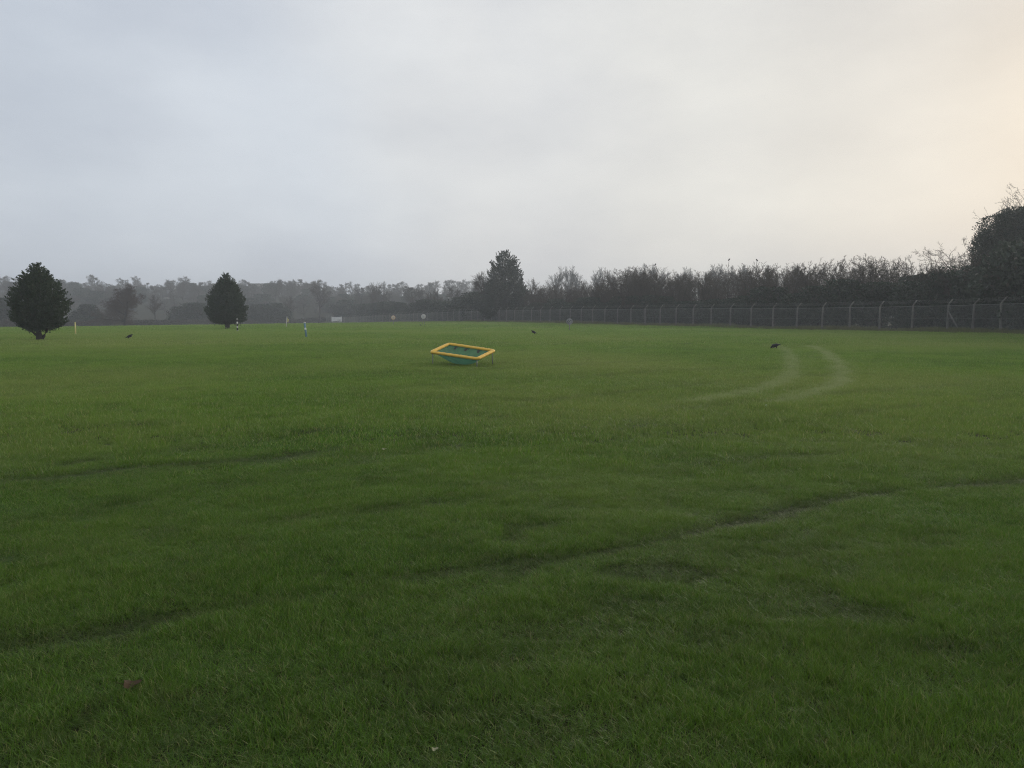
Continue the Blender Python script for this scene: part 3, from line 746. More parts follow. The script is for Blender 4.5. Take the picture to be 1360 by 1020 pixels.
# cypress-like evergreens
def cypress(name, label, pxc, base_py, H, W, prof, seed, n_plume, per, leaf, trunk_fork, loc=None, mat='cypress', up=.75, cat='tree', low_r=.12, group=None, plume=(.32, .75), thin=None, gap=0.):
    """prof: (height fraction, radius fraction of W/2) of the crown outline, bottom to top."""
    g = G(pxc, base_py) if loc is None else np.array(loc)
    t = thing(name, label, cat, (g[0], g[1], gz(g[0], g[1])), 0, group)
    rng = np.random.default_rng(seed); hs = np.array([p[0] for p in prof]); rs = np.array([p[1] for p in prof])
    # plume tips spread over the outline in proportion to its area
    cand = rng.uniform(hs[0], hs[-1], n_plume * 6); rad = np.interp(cand, hs, rs); cand = cand[rng.uniform(0, 1, cand.size) < (rad + .08)][:n_plume]
    az = rng.uniform(0, 2 * PI, len(cand)); rad = np.interp(cand, hs, rs) * W / 2
    lump = .78 + (.36 if thin and thin[0] < .8 else .18) * vnoise(az * 1.3 + 7, cand * 7, .6, seed + 1) + .18 * vnoise(az * 2.6 + 3, cand * 16, .6, seed + 2) 
    rad = rad * lump * rng.uniform(.76, 1.18, len(cand))
    tip = np.stack([rad * np.cos(az), rad * np.sin(az), cand * H], 1)
    outd = np.stack([np.cos(az), np.sin(az), np.zeros(len(az))], 1)
    upf = up * (.55 + .8 * (cand - hs[0]) / (hs[-1] - hs[0]))
    ax = outd + np.stack([0 * az, 0 * az, upf], 1) + rng.normal(0, .22, (len(az), 3)); ax /= np.linalg.norm(ax, axis=1, keepdims=True)
    Ls = rng.uniform(plume[0], plume[1], len(az)) * (W / 4)
    keep = np.ones(len(az), bool)
    if thin: keep = ~((cand > thin[0]) & (rng.uniform(0, 1, len(az)) < thin[1]))
    tip, ax, Ls, outd = tip[keep], ax[keep], Ls[keep], outd[keep]
    tt = rng.uniform(0, 1, (len(tip), per)) ** .7
    C = tip[:, None] + ax[:, None] * ((tt - .8) * Ls[:, None])[..., None] * 1.6
    C = C + rng.normal(0, 1, C.shape) * (.16 * (1.08 - tt) * Ls[:, None] + .01)[..., None]
    O = np.repeat(ax[:, None], per, 1)
    C = C.reshape(-1, 3); O = O.reshape(-1, 3)
    # inner foliage that closes the crown
    ni = len(C) // 4; ch = rng.uniform(hs[0] + .03, hs[-1] - .12, ni); ir = np.interp(ch, hs, rs) * W / 2 * rng.uniform(.2, .8, ni); ia = rng.uniform(0, 2 * PI, ni)
    C = np.concatenate([C, np.stack([ir * np.cos(ia), ir * np.sin(ia), ch * H], 1)]); O = np.concatenate([O, rng.normal(0, 1, (ni, 3))])
    if gap > 0:
        kk = (vnoise(C[:, 0] + C[:, 1] * .5, C[:, 2], gap, seed + 4) > .16) | (C[:, 2] < H * .5)
        C, O = C[kk], O[kk]
    V, Q = leaf_quads(rng, C, rng.uniform(leaf[0], leaf[1], len(C)), O * 1.3, .42)
    me = make_mesh(name + '_crown', V, Q, M[mat], False, {'rnd': rng.uniform(0, 1, len(C))})
    mb = MB(); tr = W * .042
    if trunk_fork:
        mb.tube([(0, 0, -.1), (-.02, 0, .12), (-.06, 0, .4), (-.16, .05, .9), (-.2, 0, H * .5)], [tr * 2.3, tr * 1.9, tr * 1.35, tr * 1.2, tr * .6], 9)
        mb.tube([(.08, 0, .08), (.22, .02, .26), (.38, .02, .52), (.55, 0, 1.0), (.7, .1, H * .4)], [tr * 1.1, tr * .75, tr * .7, tr * .6, tr * .4], 7)
        mb.tube([(-.1, 0, .2), (-.4, -.05, .5), (-.9, -.1, .9)], [tr * .8, tr * .5, tr * .3], 6)
    else:
        mb.tube([(0, 0, -.1), (0, 0, .15), (.02, 0, .5), (.05, .02, 1.1), (0, 0, H * .6)], [tr * 2.1, tr * 1.6, tr * 1.5, tr * 1.3, tr * .4], 9)
        for k in range(5): mb.tube([(0, 0, .35), (.3 * math.cos(k * 1.26), .3 * math.sin(k * 1.26), .62), (.9 * math.cos(k * 1.26), .9 * math.sin(k * 1.26), 1.1)], [tr * .7, tr * .5, tr * .3], 6)
    link('trunk', mb.mesh(name + '_trunk', M['bark'], True), t); link('crown', me, t)
    return t
g1 = G(51, 452); H1 = top_z(350, g1[1]) - gz(g1[0], g1[1])
cypress('cypress_tree', 'egg shaped dark cypress with forked trunk and ragged top standing beside a yellow post', 53.5, 452, H1, 2.5,
        [(.15, .30), (.18, .66), (.23, .86), (.32, .97), (.44, 1.0), (.56, .96), (.67, .86), (.77, .70), (.86, .50), (.93, .30), (1.0, .10)], 11, 1500, 40, (.03, .065), True, up=.8, thin=(.62, .42), gap=.42)
g2 = G(302, 437); H2 = top_z(363, g2[1]) - gz(g2[0], g2[1])
cypress('cypress_tree', 'dark pointed cypress with short trunk standing behind the black and white post', 302, 437, H2, 3.35,
        [(.13, .52), (.16, .86), (.23, .97), (.34, 1.0), (.45, .98), (.56, .90), (.67, .77), (.78, .60), (.88, .38), (1.0, .07)], 12, 1400, 40, (.035, .075), False, up=1.1, thin=(.85, .3))
pm = at(671, 414.5, 138); zm = gz(pm[0], pm[1]); Hm = top_z(333, 138) - zm
cypress('conifer_tree', 'tall dark irregular conifer standing alone above the fence and hedge', 671, 0, Hm, 7.4,
        [(.06, .70), (.15, .92), (.26, 1.0), (.38, .95), (.50, .84), (.60, .74), (.68, .66), (.76, .58), (.86, .50), (.94, .38), (1.0, .16)], 13, 1200, 50, (.07, .17), False, loc=(pm[0], pm[1], zm), mat='ever', up=.95, thin=(.6, .3), gap=.6, plume=(.3, .6))

def bare_at(name, meshes, H0, px, ytop, Y, label, cat, group=None, rz=0., wide=1., base=None):
    if base is not None: g = base
    else: g = at(px, 414.5, Y)
    z = gz(g[0], g[1])
    return place(name, meshes, (g[0], g[1], z), top_z(ytop, g[1]) - z, H0, label, cat, group, rz, wide)
bare_at('bare_tree', LONE, 8.4, 165, 376, 150, 'broad round leafless reddish tree standing before the low hedge between two cypresses', 'tree', wide=1.35)
bare_at('bare_tree', BARE_T[1], 8.5, 641, 359, 141, 'spreading bare tree tucked against the tall conifer', 'tree', rz=1.2)
bare_at('bare_tree', BARE_T[0], 8.5, 707, 368, 146, 'thin bare tree in the gap between the tall conifer and the ghostly poplars', 'tree', rz=.4, wide=.9)
for (px, yt, Y, rz, w, i, lab) in ((735, 353, 262, .2, 1.05, 0, 'pale leafless poplar nearest to the tall conifer'), (757, 353, 268, 2, .8, 1, 'narrow pale leafless poplar, second from the tall conifer'), (769, 351, 262, 3.4, .9, 0, 'tallest pale leafless poplar, third from the tall conifer'), (790, 354, 266, 4, 1.05, 1, 'pale leafless poplar, fourth from the tall conifer, next to the hedge')):
    bare_at('bare_poplar', POPLAR[i], 16, px, yt, Y, lab, 'tree', 'pale poplars beyond the hedge', rz, w)
for n_, px in enumerate(range(822, 1075, 18)):
    yt = interp([(820, 356), (840, 352), (860, 349), (880, 350), (905, 356), (940, 349), (975, 352), (1000, 350), (1080, 352)], px) + R.uniform(-1, 2)
    bare_at('bare_poplar', POPLAR[n_ % 2], 16, px, yt, 225 + R.uniform(-10, 25), 'pale leafless tree top showing faintly above the bare hedge shrubs', 'tree', 'faint tree tops beyond the hedge', R.uniform(0, 6), 1.25)

# the wood on the misty rise beyond the far hedge
SKY_L = [(-200, 372), (-60, 374), (0, 378), (20, 380), (60, 376), (105, 381), (130, 378), (165, 378), (181, 366), (196, 379), (213, 376), (230, 370), (248, 375), (275, 372), (300, 374), (330, 376), (350, 373), (375, 373), (400, 370), (412, 375), (425, 369), (445, 378), (470, 371), (485, 377), (500, 374), (530, 373), (550, 379), (577, 367), (590, 378), (606, 367), (622, 371), (640, 365)]
n_ = 0
for px in list(range(-190, 0, 26)) + list(range(0, 650, 10)):
    Y = R.uniform(366, 394); g = at(px + R.uniform(-4, 4), 414.5, Y); z = gz(g[0], g[1]); yt = interp(SKY_L, px) + R.uniform(-1.5, 4)
    H = max(top_z(yt, Y) - z, 4.5)
    place('bare_tree', (DOME_T + BARE_T[:1])[n_ % 4], (g[0], g[1], z - .3), H + .3, 8.5, 'grey leafless tree on the misty skyline of the wooded rise', 'tree', 'trees on the misty skyline', R.uniform(0, 6.28), R.uniform(.95, 1.3)); n_ += 1
for row, (Y0, Y1, dpx, h0, h1) in enumerate(((388, 402, 12, 5.0, 7.0), (340, 366, 15, 6, 9), (300, 330, 19, 5.5, 8.5), (268, 295, 20, 5, 8), (240, 262, 20, 4.5, 7.5))):
    px = -200 + row * 7
    while px < 640 - max(row - 1, 0) * 14:
        Y = R.uniform(Y0, Y1); g = at(px, 414.5, Y); z = gz(g[0], g[1]); H = R.uniform(h0, h1)
        d = (g[:2] - CORNER) @ OUT
        if d > 4 or Y > 262:
            if R.random() < (.15 if row == 0 else .45):
                place('evergreen_bush', BUSH[R.randrange(4)], (g[0], g[1], z), H * (.62 if row == 0 else .8), 4.4, 'dim dark bush in the misty wood on the rise', 'bush', 'bushes in the misty wood', R.uniform(0, 6.28), R.uniform(1.2, 1.7), ('stem', 'foliage'))
            else:
                place('bare_tree', DOME_T[R.randrange(3)], (g[0], g[1], z), H * R.uniform(.85, 1.25), 8.5, 'grey leafless tree in the misty wood on the rise', 'tree', 'bare trees in the misty wood', R.uniform(0, 6.28), R.uniform(.95, 1.3))
        px += dpx * R.uniform(.7, 1.3)
# some trees close behind the low hedge
for n_, (px, yt, kind, lab) in enumerate(((8, 392, 0, 'dark bush behind the egg shaped cypress, close to the hedge'), (112, 402, 0, 'dark bush between the yellow post and the lone reddish tree'), (240, 405, 0, 'dark bush behind the hedge before the pointed cypress'), (262, 400, 0, 'taller dark bush behind the hedge touching the pointed cypress'), (345, 402, 0, 'dark bush behind the hedge just past the pointed cypress'),
                                         (366, 400, 0, 'dark bush behind the hedge next to the yellow flag'), (386, 392, 1, 'small bare tree behind the yellow flag'), (424, 371, 1, 'tall bare tree beside the white banner'), (462, 396, 0, 'dark bush just past the white banner'), (205, 390, 1, 'bare tree behind the hedge beyond the lone reddish tree'), (300, 398, 1, 'bare tree hidden behind the pointed cypress'))):
    h = interp([(0, 162), (165, 190), (300, 213), (400, 235), (470, 262)], px)
    g = at(px, 414.5, h); z = gz(g[0], g[1])
    if kind: place('bare_tree', BARE_T[n_ % 3], (g[0], g[1], z), top_z(yt, h) - z, 8.5, lab, 'tree', None, n_ * 1.1, 1.0)
    else: place('evergreen_bush', BUSH[n_ % 4], (g[0], g[1], z), top_z(yt, h) - z, 4.4, lab, 'bush', None, n_ * 1.1, 1.35, ('stem', 'foliage'))

# the low hedge along the far side of the field
def hedge():
    rng = np.random.default_rng(8); C, O = [], []
    for a, b in zip(HEDGE[:-1], HEDGE[1:]):
        L_ = np.linalg.norm(b - a); n = int(L_ * 420); t = rng.uniform(0, 1, n); s = t * L_
        ht = 1.25 + .5 * vnoise(s + a[1], 0 * s, 4, 2) + .3 * vnoise(s + a[1], 0 * s, 1.2, 3)
        th = rng.uniform(0, PI, n); rr = rng.uniform(0, 1, n) ** .35
        d = (b - a) / L_; nn = np.array([-d[1], d[0]])
        off = np.cos(th) * .75 * rr + .8; zz = np.sin(th) ** .7 * ht * rr + .02
        x = a[0] + d[0] * s + nn[0] * off; y = a[1] + d[1] * s + nn[1] * off
        C.append(np.stack([x, y, tz(x, y) + zz], 1)); O.append(np.stack([nn[0] * np.cos(th), nn[1] * np.cos(th), np.sin(th)], 1))
    C = np.concatenate(C); O = np.concatenate(O)
    V, Q = leaf_quads(rng, C, rng.uniform(.09, .2, len(C)), O)
    o0 = np.array([HEDGE[2][0], HEDGE[2][1], float(tz0(*HEDGE[2]))])
    o = link('hedge', make_mesh('hedge', V - o0, Q, M['hedge'], False, {'rnd': rng.uniform(0, 1, len(C))}), None, o0)
    tag(o, 'long low brownish hedge along the far edge of the field behind the cypresses', 'hedge')
hedge()

# houses on the rise, half lost in mist
def house(px, ytop, Y, W, D, Hh, rz, label, flat=False, name='house'):
    g = at(px, 414.5, Y); zt = top_z(ytop, Y); zb = zt - Hh
    t = thing(name, label, 'house' if not flat else 'building', (g[0], g[1], zb), rz)
    ew = Hh if flat else Hh * .62
    mb = MB(); mb.box((0, 0, ew / 2 - 1.5), (W, D, ew + 3))
    if not flat:
        for sx in (-1, 1): mb.add([(sx * W / 2, -D / 2, ew), (sx * W / 2, D / 2, ew), (sx * W / 2, 0, Hh - .05)], None, [[0, 1, 2]])
    link('wall', mb.mesh('wall', M['wall']), t)
    mb = MB()
    if flat: mb.box((0, 0, Hh + .12), (W + .8, D + .8, .24))
    else:
        for s in (-1, 1):
            ang = math.atan2(Hh - ew, D / 2); ln = math.hypot(Hh - ew, D / 2) + .35; c, sn = math.cos(ang), math.sin(ang)
            Rm = np.array([[1, 0, 0], [0, c, s * -sn * -1 * -1], [0, s * -sn * -1 * 1 * -1 * -1, c]])
            Rm = np.array([[1, 0, 0], [0, c, s * sn], [0, -s * sn, c]])
            mb.box((0, s * D / 4 * 1.05, (Hh + ew) / 2 + .05), (W + .5, ln, .16), Rm)
    rf = link('roof', mb.mesh('roof', M['roof']), t)
    if not flat:
        mb = MB(); mb.box((W * .28, 0, Hh + .35), (.7, .6, 1.3)); mb.tube([(W * .28, 0, Hh + .9), (W * .28, 0, Hh + 1.3)], .13, 8)
        link('chimney', mb.mesh('chimney', M['wall']), rf)
    nx = max(2, int(W / 3.2))
    for lv in range(2):
        for i in range(nx):
            x = -W / 2 + W * (i + .5) / nx; z = ew * (.25 + .45 * lv)
            mb = MB(); mb.box((x, -D / 2 - .03, z), (1.25, .1, 1.15)); f = link('window', mb.mesh('window', M['white']), t)
            mb = MB(); mb.box((x - .27, -D / 2 - .09, z), (.48, .03, .98)); mb.box((x + .27, -D / 2 - .09, z), (.48, .03, .98)); link('pane', mb.mesh('pane', M['pane']), f)
house(352, 377.5, 398, 14, 8, 6.0, .05, 'long flat roofed building just past the pointed cypress on the misty skyline', True, 'long_building')
house(390, 381, 402, 15, 8, 5.0, -.05, 'lower flat roofed building on the skyline above the yellow flag', True, 'long_building')
house(258, 381, 402, 15, 8, 5.0, .1, 'flat roofed building on the skyline on the near side of the pointed cypress', True, 'long_building')
house(227, 386, 350, 7, 6, 7.0, .5, 'pale gabled house among trees on the rise above the lone reddish tree')
house(256, 390, 346, 7, 6, 7.0, .25, 'pale gabled house among trees on the rise near the pointed cypress')

# ------------------------------------------------------------------ fence
def fence():
    t = thing('wire_fence', 'long chain link fence on grey concrete posts with cranked tops and barbed wire', 'fence', (CORNER[0], CORNER[1], 0))
    o0 = np.array([CORNER[0], CORNER[1], 0.])
    posts = [(p, OUT) for p in P_LINE] + [(p, np.array([.998, .06])) for p in BACK]
    HW, HP = 1.92, 1.98
    def post_mesh(out):
        # tapered concrete post with a cranked arm leaning out over the far side
        mb = MB(); a = np.array([out[0], out[1], 0]); b = np.array([-out[1], out[0], 0]); z = np.array([0, 0, 1.])
        secs = [(np.zeros(3) - z * .3, .062, .062), (z * .0, .062, .062), (z * 1.0, .056, .056), (z * HP, .05, .05), (z * (HP + .14) + a * .09, .046, .046), (z * (HP + .45) + a * .40, .038, .038), (z * (HP + .49) + a * .43, .026, .03)]
        V = []; Q = []
        for k, (c, w, d) in enumerate(secs):
            V += [c - a * w - b * d, c + a * w - b * d, c + a * w + b * d, c - a * w + b * d]
            if k:
                for j in range(4): Q.append([(k - 1) * 4 + j, (k - 1) * 4 + (j + 1) % 4, k * 4 + (j + 1) % 4, k * 4 + j])
        Q.append([(len(secs) - 1) * 4 + j for j in range(4)])
        mb.add(V, Q); return mb.mesh('post', M['concrete'])
    pm_ = {}
    Rr = random.Random(4)
    for p, out in posts:
        key = tuple(out)
        if key not in pm_: pm_[key] = post_mesh(out)
        o = link('post', pm_[key], t, np.array([p[0], p[1], gz(*p)]) - o0)
        o.rotation_euler = (Rr.gauss(0, .012), Rr.gauss(0, .012), Rr.gauss(0, .05))
    # braces: at the corner and at two strainer posts far along
    for k, dirn in ((0, np.array([.10, -1.0])),):
        mb = MB(); p = P_LINE[k]; z = gz(*p); q = p + dirn * 1.55
        mb.tube([(p[0] - o0[0], p[1] - o0[1], z + 1.6), (q[0] - o0[0], q[1] - o0[1], gz(*q) - .05)], .058, 4); link('brace', mb.mesh('brace', M['concrete']), t)
    chain = MB(); line = MB(); barb = MB()
    for run, out in ((P_LINE, OUT), ([CORNER] + BACK, np.array([.998, .06]))):
        off = -out * .075
        seg0, seg1 = [], []
        for a, b in zip(run[:-1], run[1:]):
            za, zb = gz(*a), gz(*b); A = np.array([*(a + off), za]) - o0; B = np.array([*(b + off), zb]) - o0
            D = math.hypot(*((a + b) / 2)); pitch = .075 if D < 110 else .15
            Ln = np.linalg.norm(b - a); n = int(round(Ln / pitch)); run_ = HW / Ln * 1.0
            for k in range(-int(HW / Ln * n * .58) - 1, n + 1):
                for sgn in (1, -1):
                    # straight diagonal wires, clipped to the bay
                    t0 = k / n; t1 = t0 + .58 * HW / Ln
                    f0, f1 = max(0., t0), min(1., t1)
                    if f1 - f0 < 1e-3: continue
                    g0, g1_ = (f0 - t0) / (t1 - t0), (f1 - t0) / (t1 - t0)
                    if sgn < 0: g0, g1_ = 1 - g0, 1 - g1_
                    P0 = A + (B - A) * f0 + np.array([0, 0, .04 + g0 * HW]); P1 = A + (B - A) * f1 + np.array([0, 0, .04 + g1_ * HW])
                    w = .0030 if D < 110 else .0060
                    seg0.append((P0, P1, w, w))
            for h in (.06, 1.0, HW + .04): line.tube([A + (0, 0, h), B + (0, 0, h)], .013 if h > 1.5 else .004, 4, False)
            for f in (.33, .62, .95):
                dz = HP + .14 + f * .31; oo = np.array([*(out * (.09 + .31 * f + .075)), dz])
                mid = (A + B) / 2 + oo - np.array([0, 0, .03])
                barb.tube([A + oo, mid, B + oo], .004, 3, False)
                for q in range(0, 20 if D < 110 else 0):
                    c = A + (B - A) * (q + .5) / 20 + oo; barb.box(c, (.05, .006, .006)); barb.box(c, (.006, .006, .05))
        V, Q = seg_tubes(seg0, 3); chain.add(V, Q)
    link('chain_link', chain.mesh('chain_link', M['wire']), t); link('line_wire', line.mesh('line_wire', M['wire']), t); link('barbed_wire', barb.mesh('barbed_wire', M['wire']), t)
fence()

# white banner tied to the far fence
def banner():
    p = at(447, 414.5, 205)[:2]; z = gz(*p); w, h = 2.75, 1.3
    t = thing('banner', 'white cloth banner with sagging edges and small dark marks, hung between two short stakes', 'banner', (p[0], p[1], z), -.1)
    for sx in (-1, 1):
        m = MB(); m.tube([(sx * (w / 2 + .08), .06, -.2), (sx * (w / 2 + .08), .06, 1.1), (sx * (w / 2 + .08), .06, 2.0)], [.045, .045, .04], 8); link('stake', m.mesh('stake', M['dark'], True), t)
    nx, nz = 24, 10; V = []
    for j in range(nz + 1):
        for i in range(nx + 1):
            u, v = i / nx, j / nz; x = (u - .5) * w
            zz = .62 + v * h - .16 * v * (1 - (2 * u - 1) ** 2) + .10 * (1 - v) * (1 - (2 * u - 1) ** 2)
            yy = .05 * math.sin(u * 9) * math.sin(v * 3) - .02
            V.append((x, yy, zz))
    Q = [[j * (nx + 1) + i, j * (nx + 1) + i + 1, (j + 1) * (nx + 1) + i + 1, (j + 1) * (nx + 1) + i] for j in range(nz) for i in range(nx)]
    V = np.array(V); m = MB(); m.add(V, Q); m.add(V + (0, .012, 0), [q[::-1] for q in Q])
    link('cloth', m.mesh('cloth', M['banner'], True), t)
    mb = MB()
    for i in range(3):
        x = .38 + i * .36; mb.box((x, -.09, 1.06), (.20, .012, .07)); mb.box((x, -.09, .93), (.07, .012, .17)); mb.box((x + .05, -.09, .84), (.16, .012, .05))
    link('lettering', mb.mesh('lettering', M['dark']), t)
    mb = MB()
    for sx in (-1, 1):
        for zz in (.66, 1.88): mb.tube([(sx * w / 2, 0, zz), (sx * (w / 2 + .12), .1, zz + .04)], .012, 5)
    link('tie', mb.mesh('tie', M['dark']), t)
banner()

# ------------------------------------------------------------------ posts, flag and round signs
def stake(name, label, px, pyb, pyt, wpx, mat, capmat, lean=(0, 0)):
    g = G(px, pyb); z = gz(g[0], g[1]); h = top_z(pyt, g[1]) - z; r = wpx * g[1] / F_PX / 2
    t = thing(name, label, 'post', (g[0], g[1], z)); t.rotation_euler = (lean[1], lean[0], 0)
    mb = MB(); mb.tube([(0, 0, -.1), (0, 0, h * .5), (0, 0, h - .02)], [r, r, r * .95], 10); link('shaft', mb.mesh('shaft', mat, True), t)
    mb = MB(); mb.lathe([(0, h + .03), (r * .7, h + .022), (r * 1.12, h), (r * 1.12, h - .05), (r * .9, h - .05)], 12); link('cap', mb.mesh('cap', capmat, True), t)
    mb = MB(); mb.lathe([(r * 1.9, -.02), (r * 1.8, .02), (r * 1.1, .045), (r * .9, .05)], 12); link('collar', mb.mesh('collar', M['steel'], True), t)
    return t
stake('marker_post', 'plain pale yellow marker post on the grass beside the egg shaped cypress', 100.5, 445, 428.5, 1.7, M['yellow_post'], M['yellow_post'])
stake('marker_post', 'black and white banded marker post before the pointed cypress', 315.5, 440, 423.5, 2.0, M['stripe_bw'], M['white'])
stake('marker_post', 'leaning blue marker post with two white bands out on the open grass', 407, 448.5, 428, 2.6, M['stripe_blue'], M['white'], (-.10, 0))

def flag():
    g = G(380, 435); z = gz(g[0], g[1]); h = top_z(421, g[1]) - z
    t = thing('golf_flag', 'small yellow flag hanging on a leaning white pole', 'flag', (g[0], g[1], z)); t.rotation_euler = (0, .10, 0)
    mb = MB(); mb.tube([(0, 0, -.1), (0, 0, h)], [.032, .026], 8); mb.lathe([(0, h + .05), (.035, h + .03), (.04, h), (.02, h - .02)], 10); link('pole', mb.mesh('pole', M['white'], True), t)
    V = []; nx, nz = 8, 8
    for j in range(nz + 1):
        for i in range(nx + 1):
            u, v = i / nx, j / nz
            V.append((.03 + .17 * u + .02 * math.sin(v * 5), .05 * math.sin(u * 7 + v * 2) * u, h - .03 - .48 * v * (1 - .25 * u) - .18 * u))
    V = np.array(V); Q = [[j * (nx + 1) + i, j * (nx + 1) + i + 1, (j + 1) * (nx + 1) + i + 1, (j + 1) * (nx + 1) + i] for j in range(nz) for i in range(nx)]
    m = MB(); m.add(V, Q); m.add(V + (0, .006, 0), [q[::-1] for q in Q]); link('cloth', m.mesh('flag_cloth', M['flag'], True), t)
flag()

def round_sign(label, px, pyc, pyb, dpx, face, rim, legs, marks, mark_mat='dark'):
    g = G(px, pyb); z = gz(g[0], g[1]); r = dpx * g[1] / F_PX / 2; hc = top_z(pyc, g[1]) - z
    t = thing('round_sign', label, 'sign', (g[0], g[1], z))
    mb = MB(); mb.lathe([(0, .0), (r * .97, .0), (r * .97, -.012), (0, -.012)][::-1], 40, 'y', (0, -.02, hc)); link('disc', mb.mesh('disc', M[face]), t)
    mb = MB(); th = np.linspace(0, 2 * PI, 41); prof = [(r * .95, -.02), (r * .96, -.03), (r, -.026), (r * 1.02, 0), (r, .03), (r * .95, .03), (r * .95, -.02)]
    mb.lathe(prof, 40, 'y', (0, -.015, hc)); link('rim', mb.mesh('rim', M[rim]), t)
    for x in legs:
        mb = MB(); mb.tube([(x, .03, -.12), (x, .03, hc + r * .5 if x else hc + r * .6)], .026 if x else .04, 8); link('leg' if x else 'post', mb.mesh('leg', M['steel'], True), t)
    mb = MB()
    for (x, zz, w, h, a) in marks:
        c, s = math.cos(a), math.sin(a); mb.box((x * r, -.052, hc + zz * r), (w * r, .01, h * r), [[c, 0, -s], [0, 1, 0], [s, 0, c]])
    link('marking', mb.mesh('marking', M[mark_mat]), t)
round_sign('small round cream sign with an orange rim on one post near the far fence', 522.5, 421.8, 431.5, 5.8, 'cream', 'orange', (0,), [(.0, 0, .12, .7, 0), (.22, .0, .10, .6, .2)], 'faint')
round_sign('small round white sign with pale grey marking on two thin legs near the far fence', 562.5, 420.2, 432.4, 6.2, 'white', 'white', (-.13, .13), [(-.25, .0, .12, .62, 0), (.1, .27, .3, .1, 0), (.1, -.27, .3, .1, 0), (.02, 0, .1, .6, 0), (.25, 0, .1, .6, 0)], 'faint')
round_sign('dull grey round sign with dark marks on a single post before the nearer fence', 756.3, 427, 439.3, 8.4, 'grey', 'grey', (0,), [(-.25, .28, .2, .2, .4), (-.05, .1, .14, .4, .5), (.4, .3, .26, .24, 0), (.55, -.15, .14, .2, 0), (-.4, -.45, .5, .16, .3), (-.6, .0, .12, .45, 0)], 'dark')

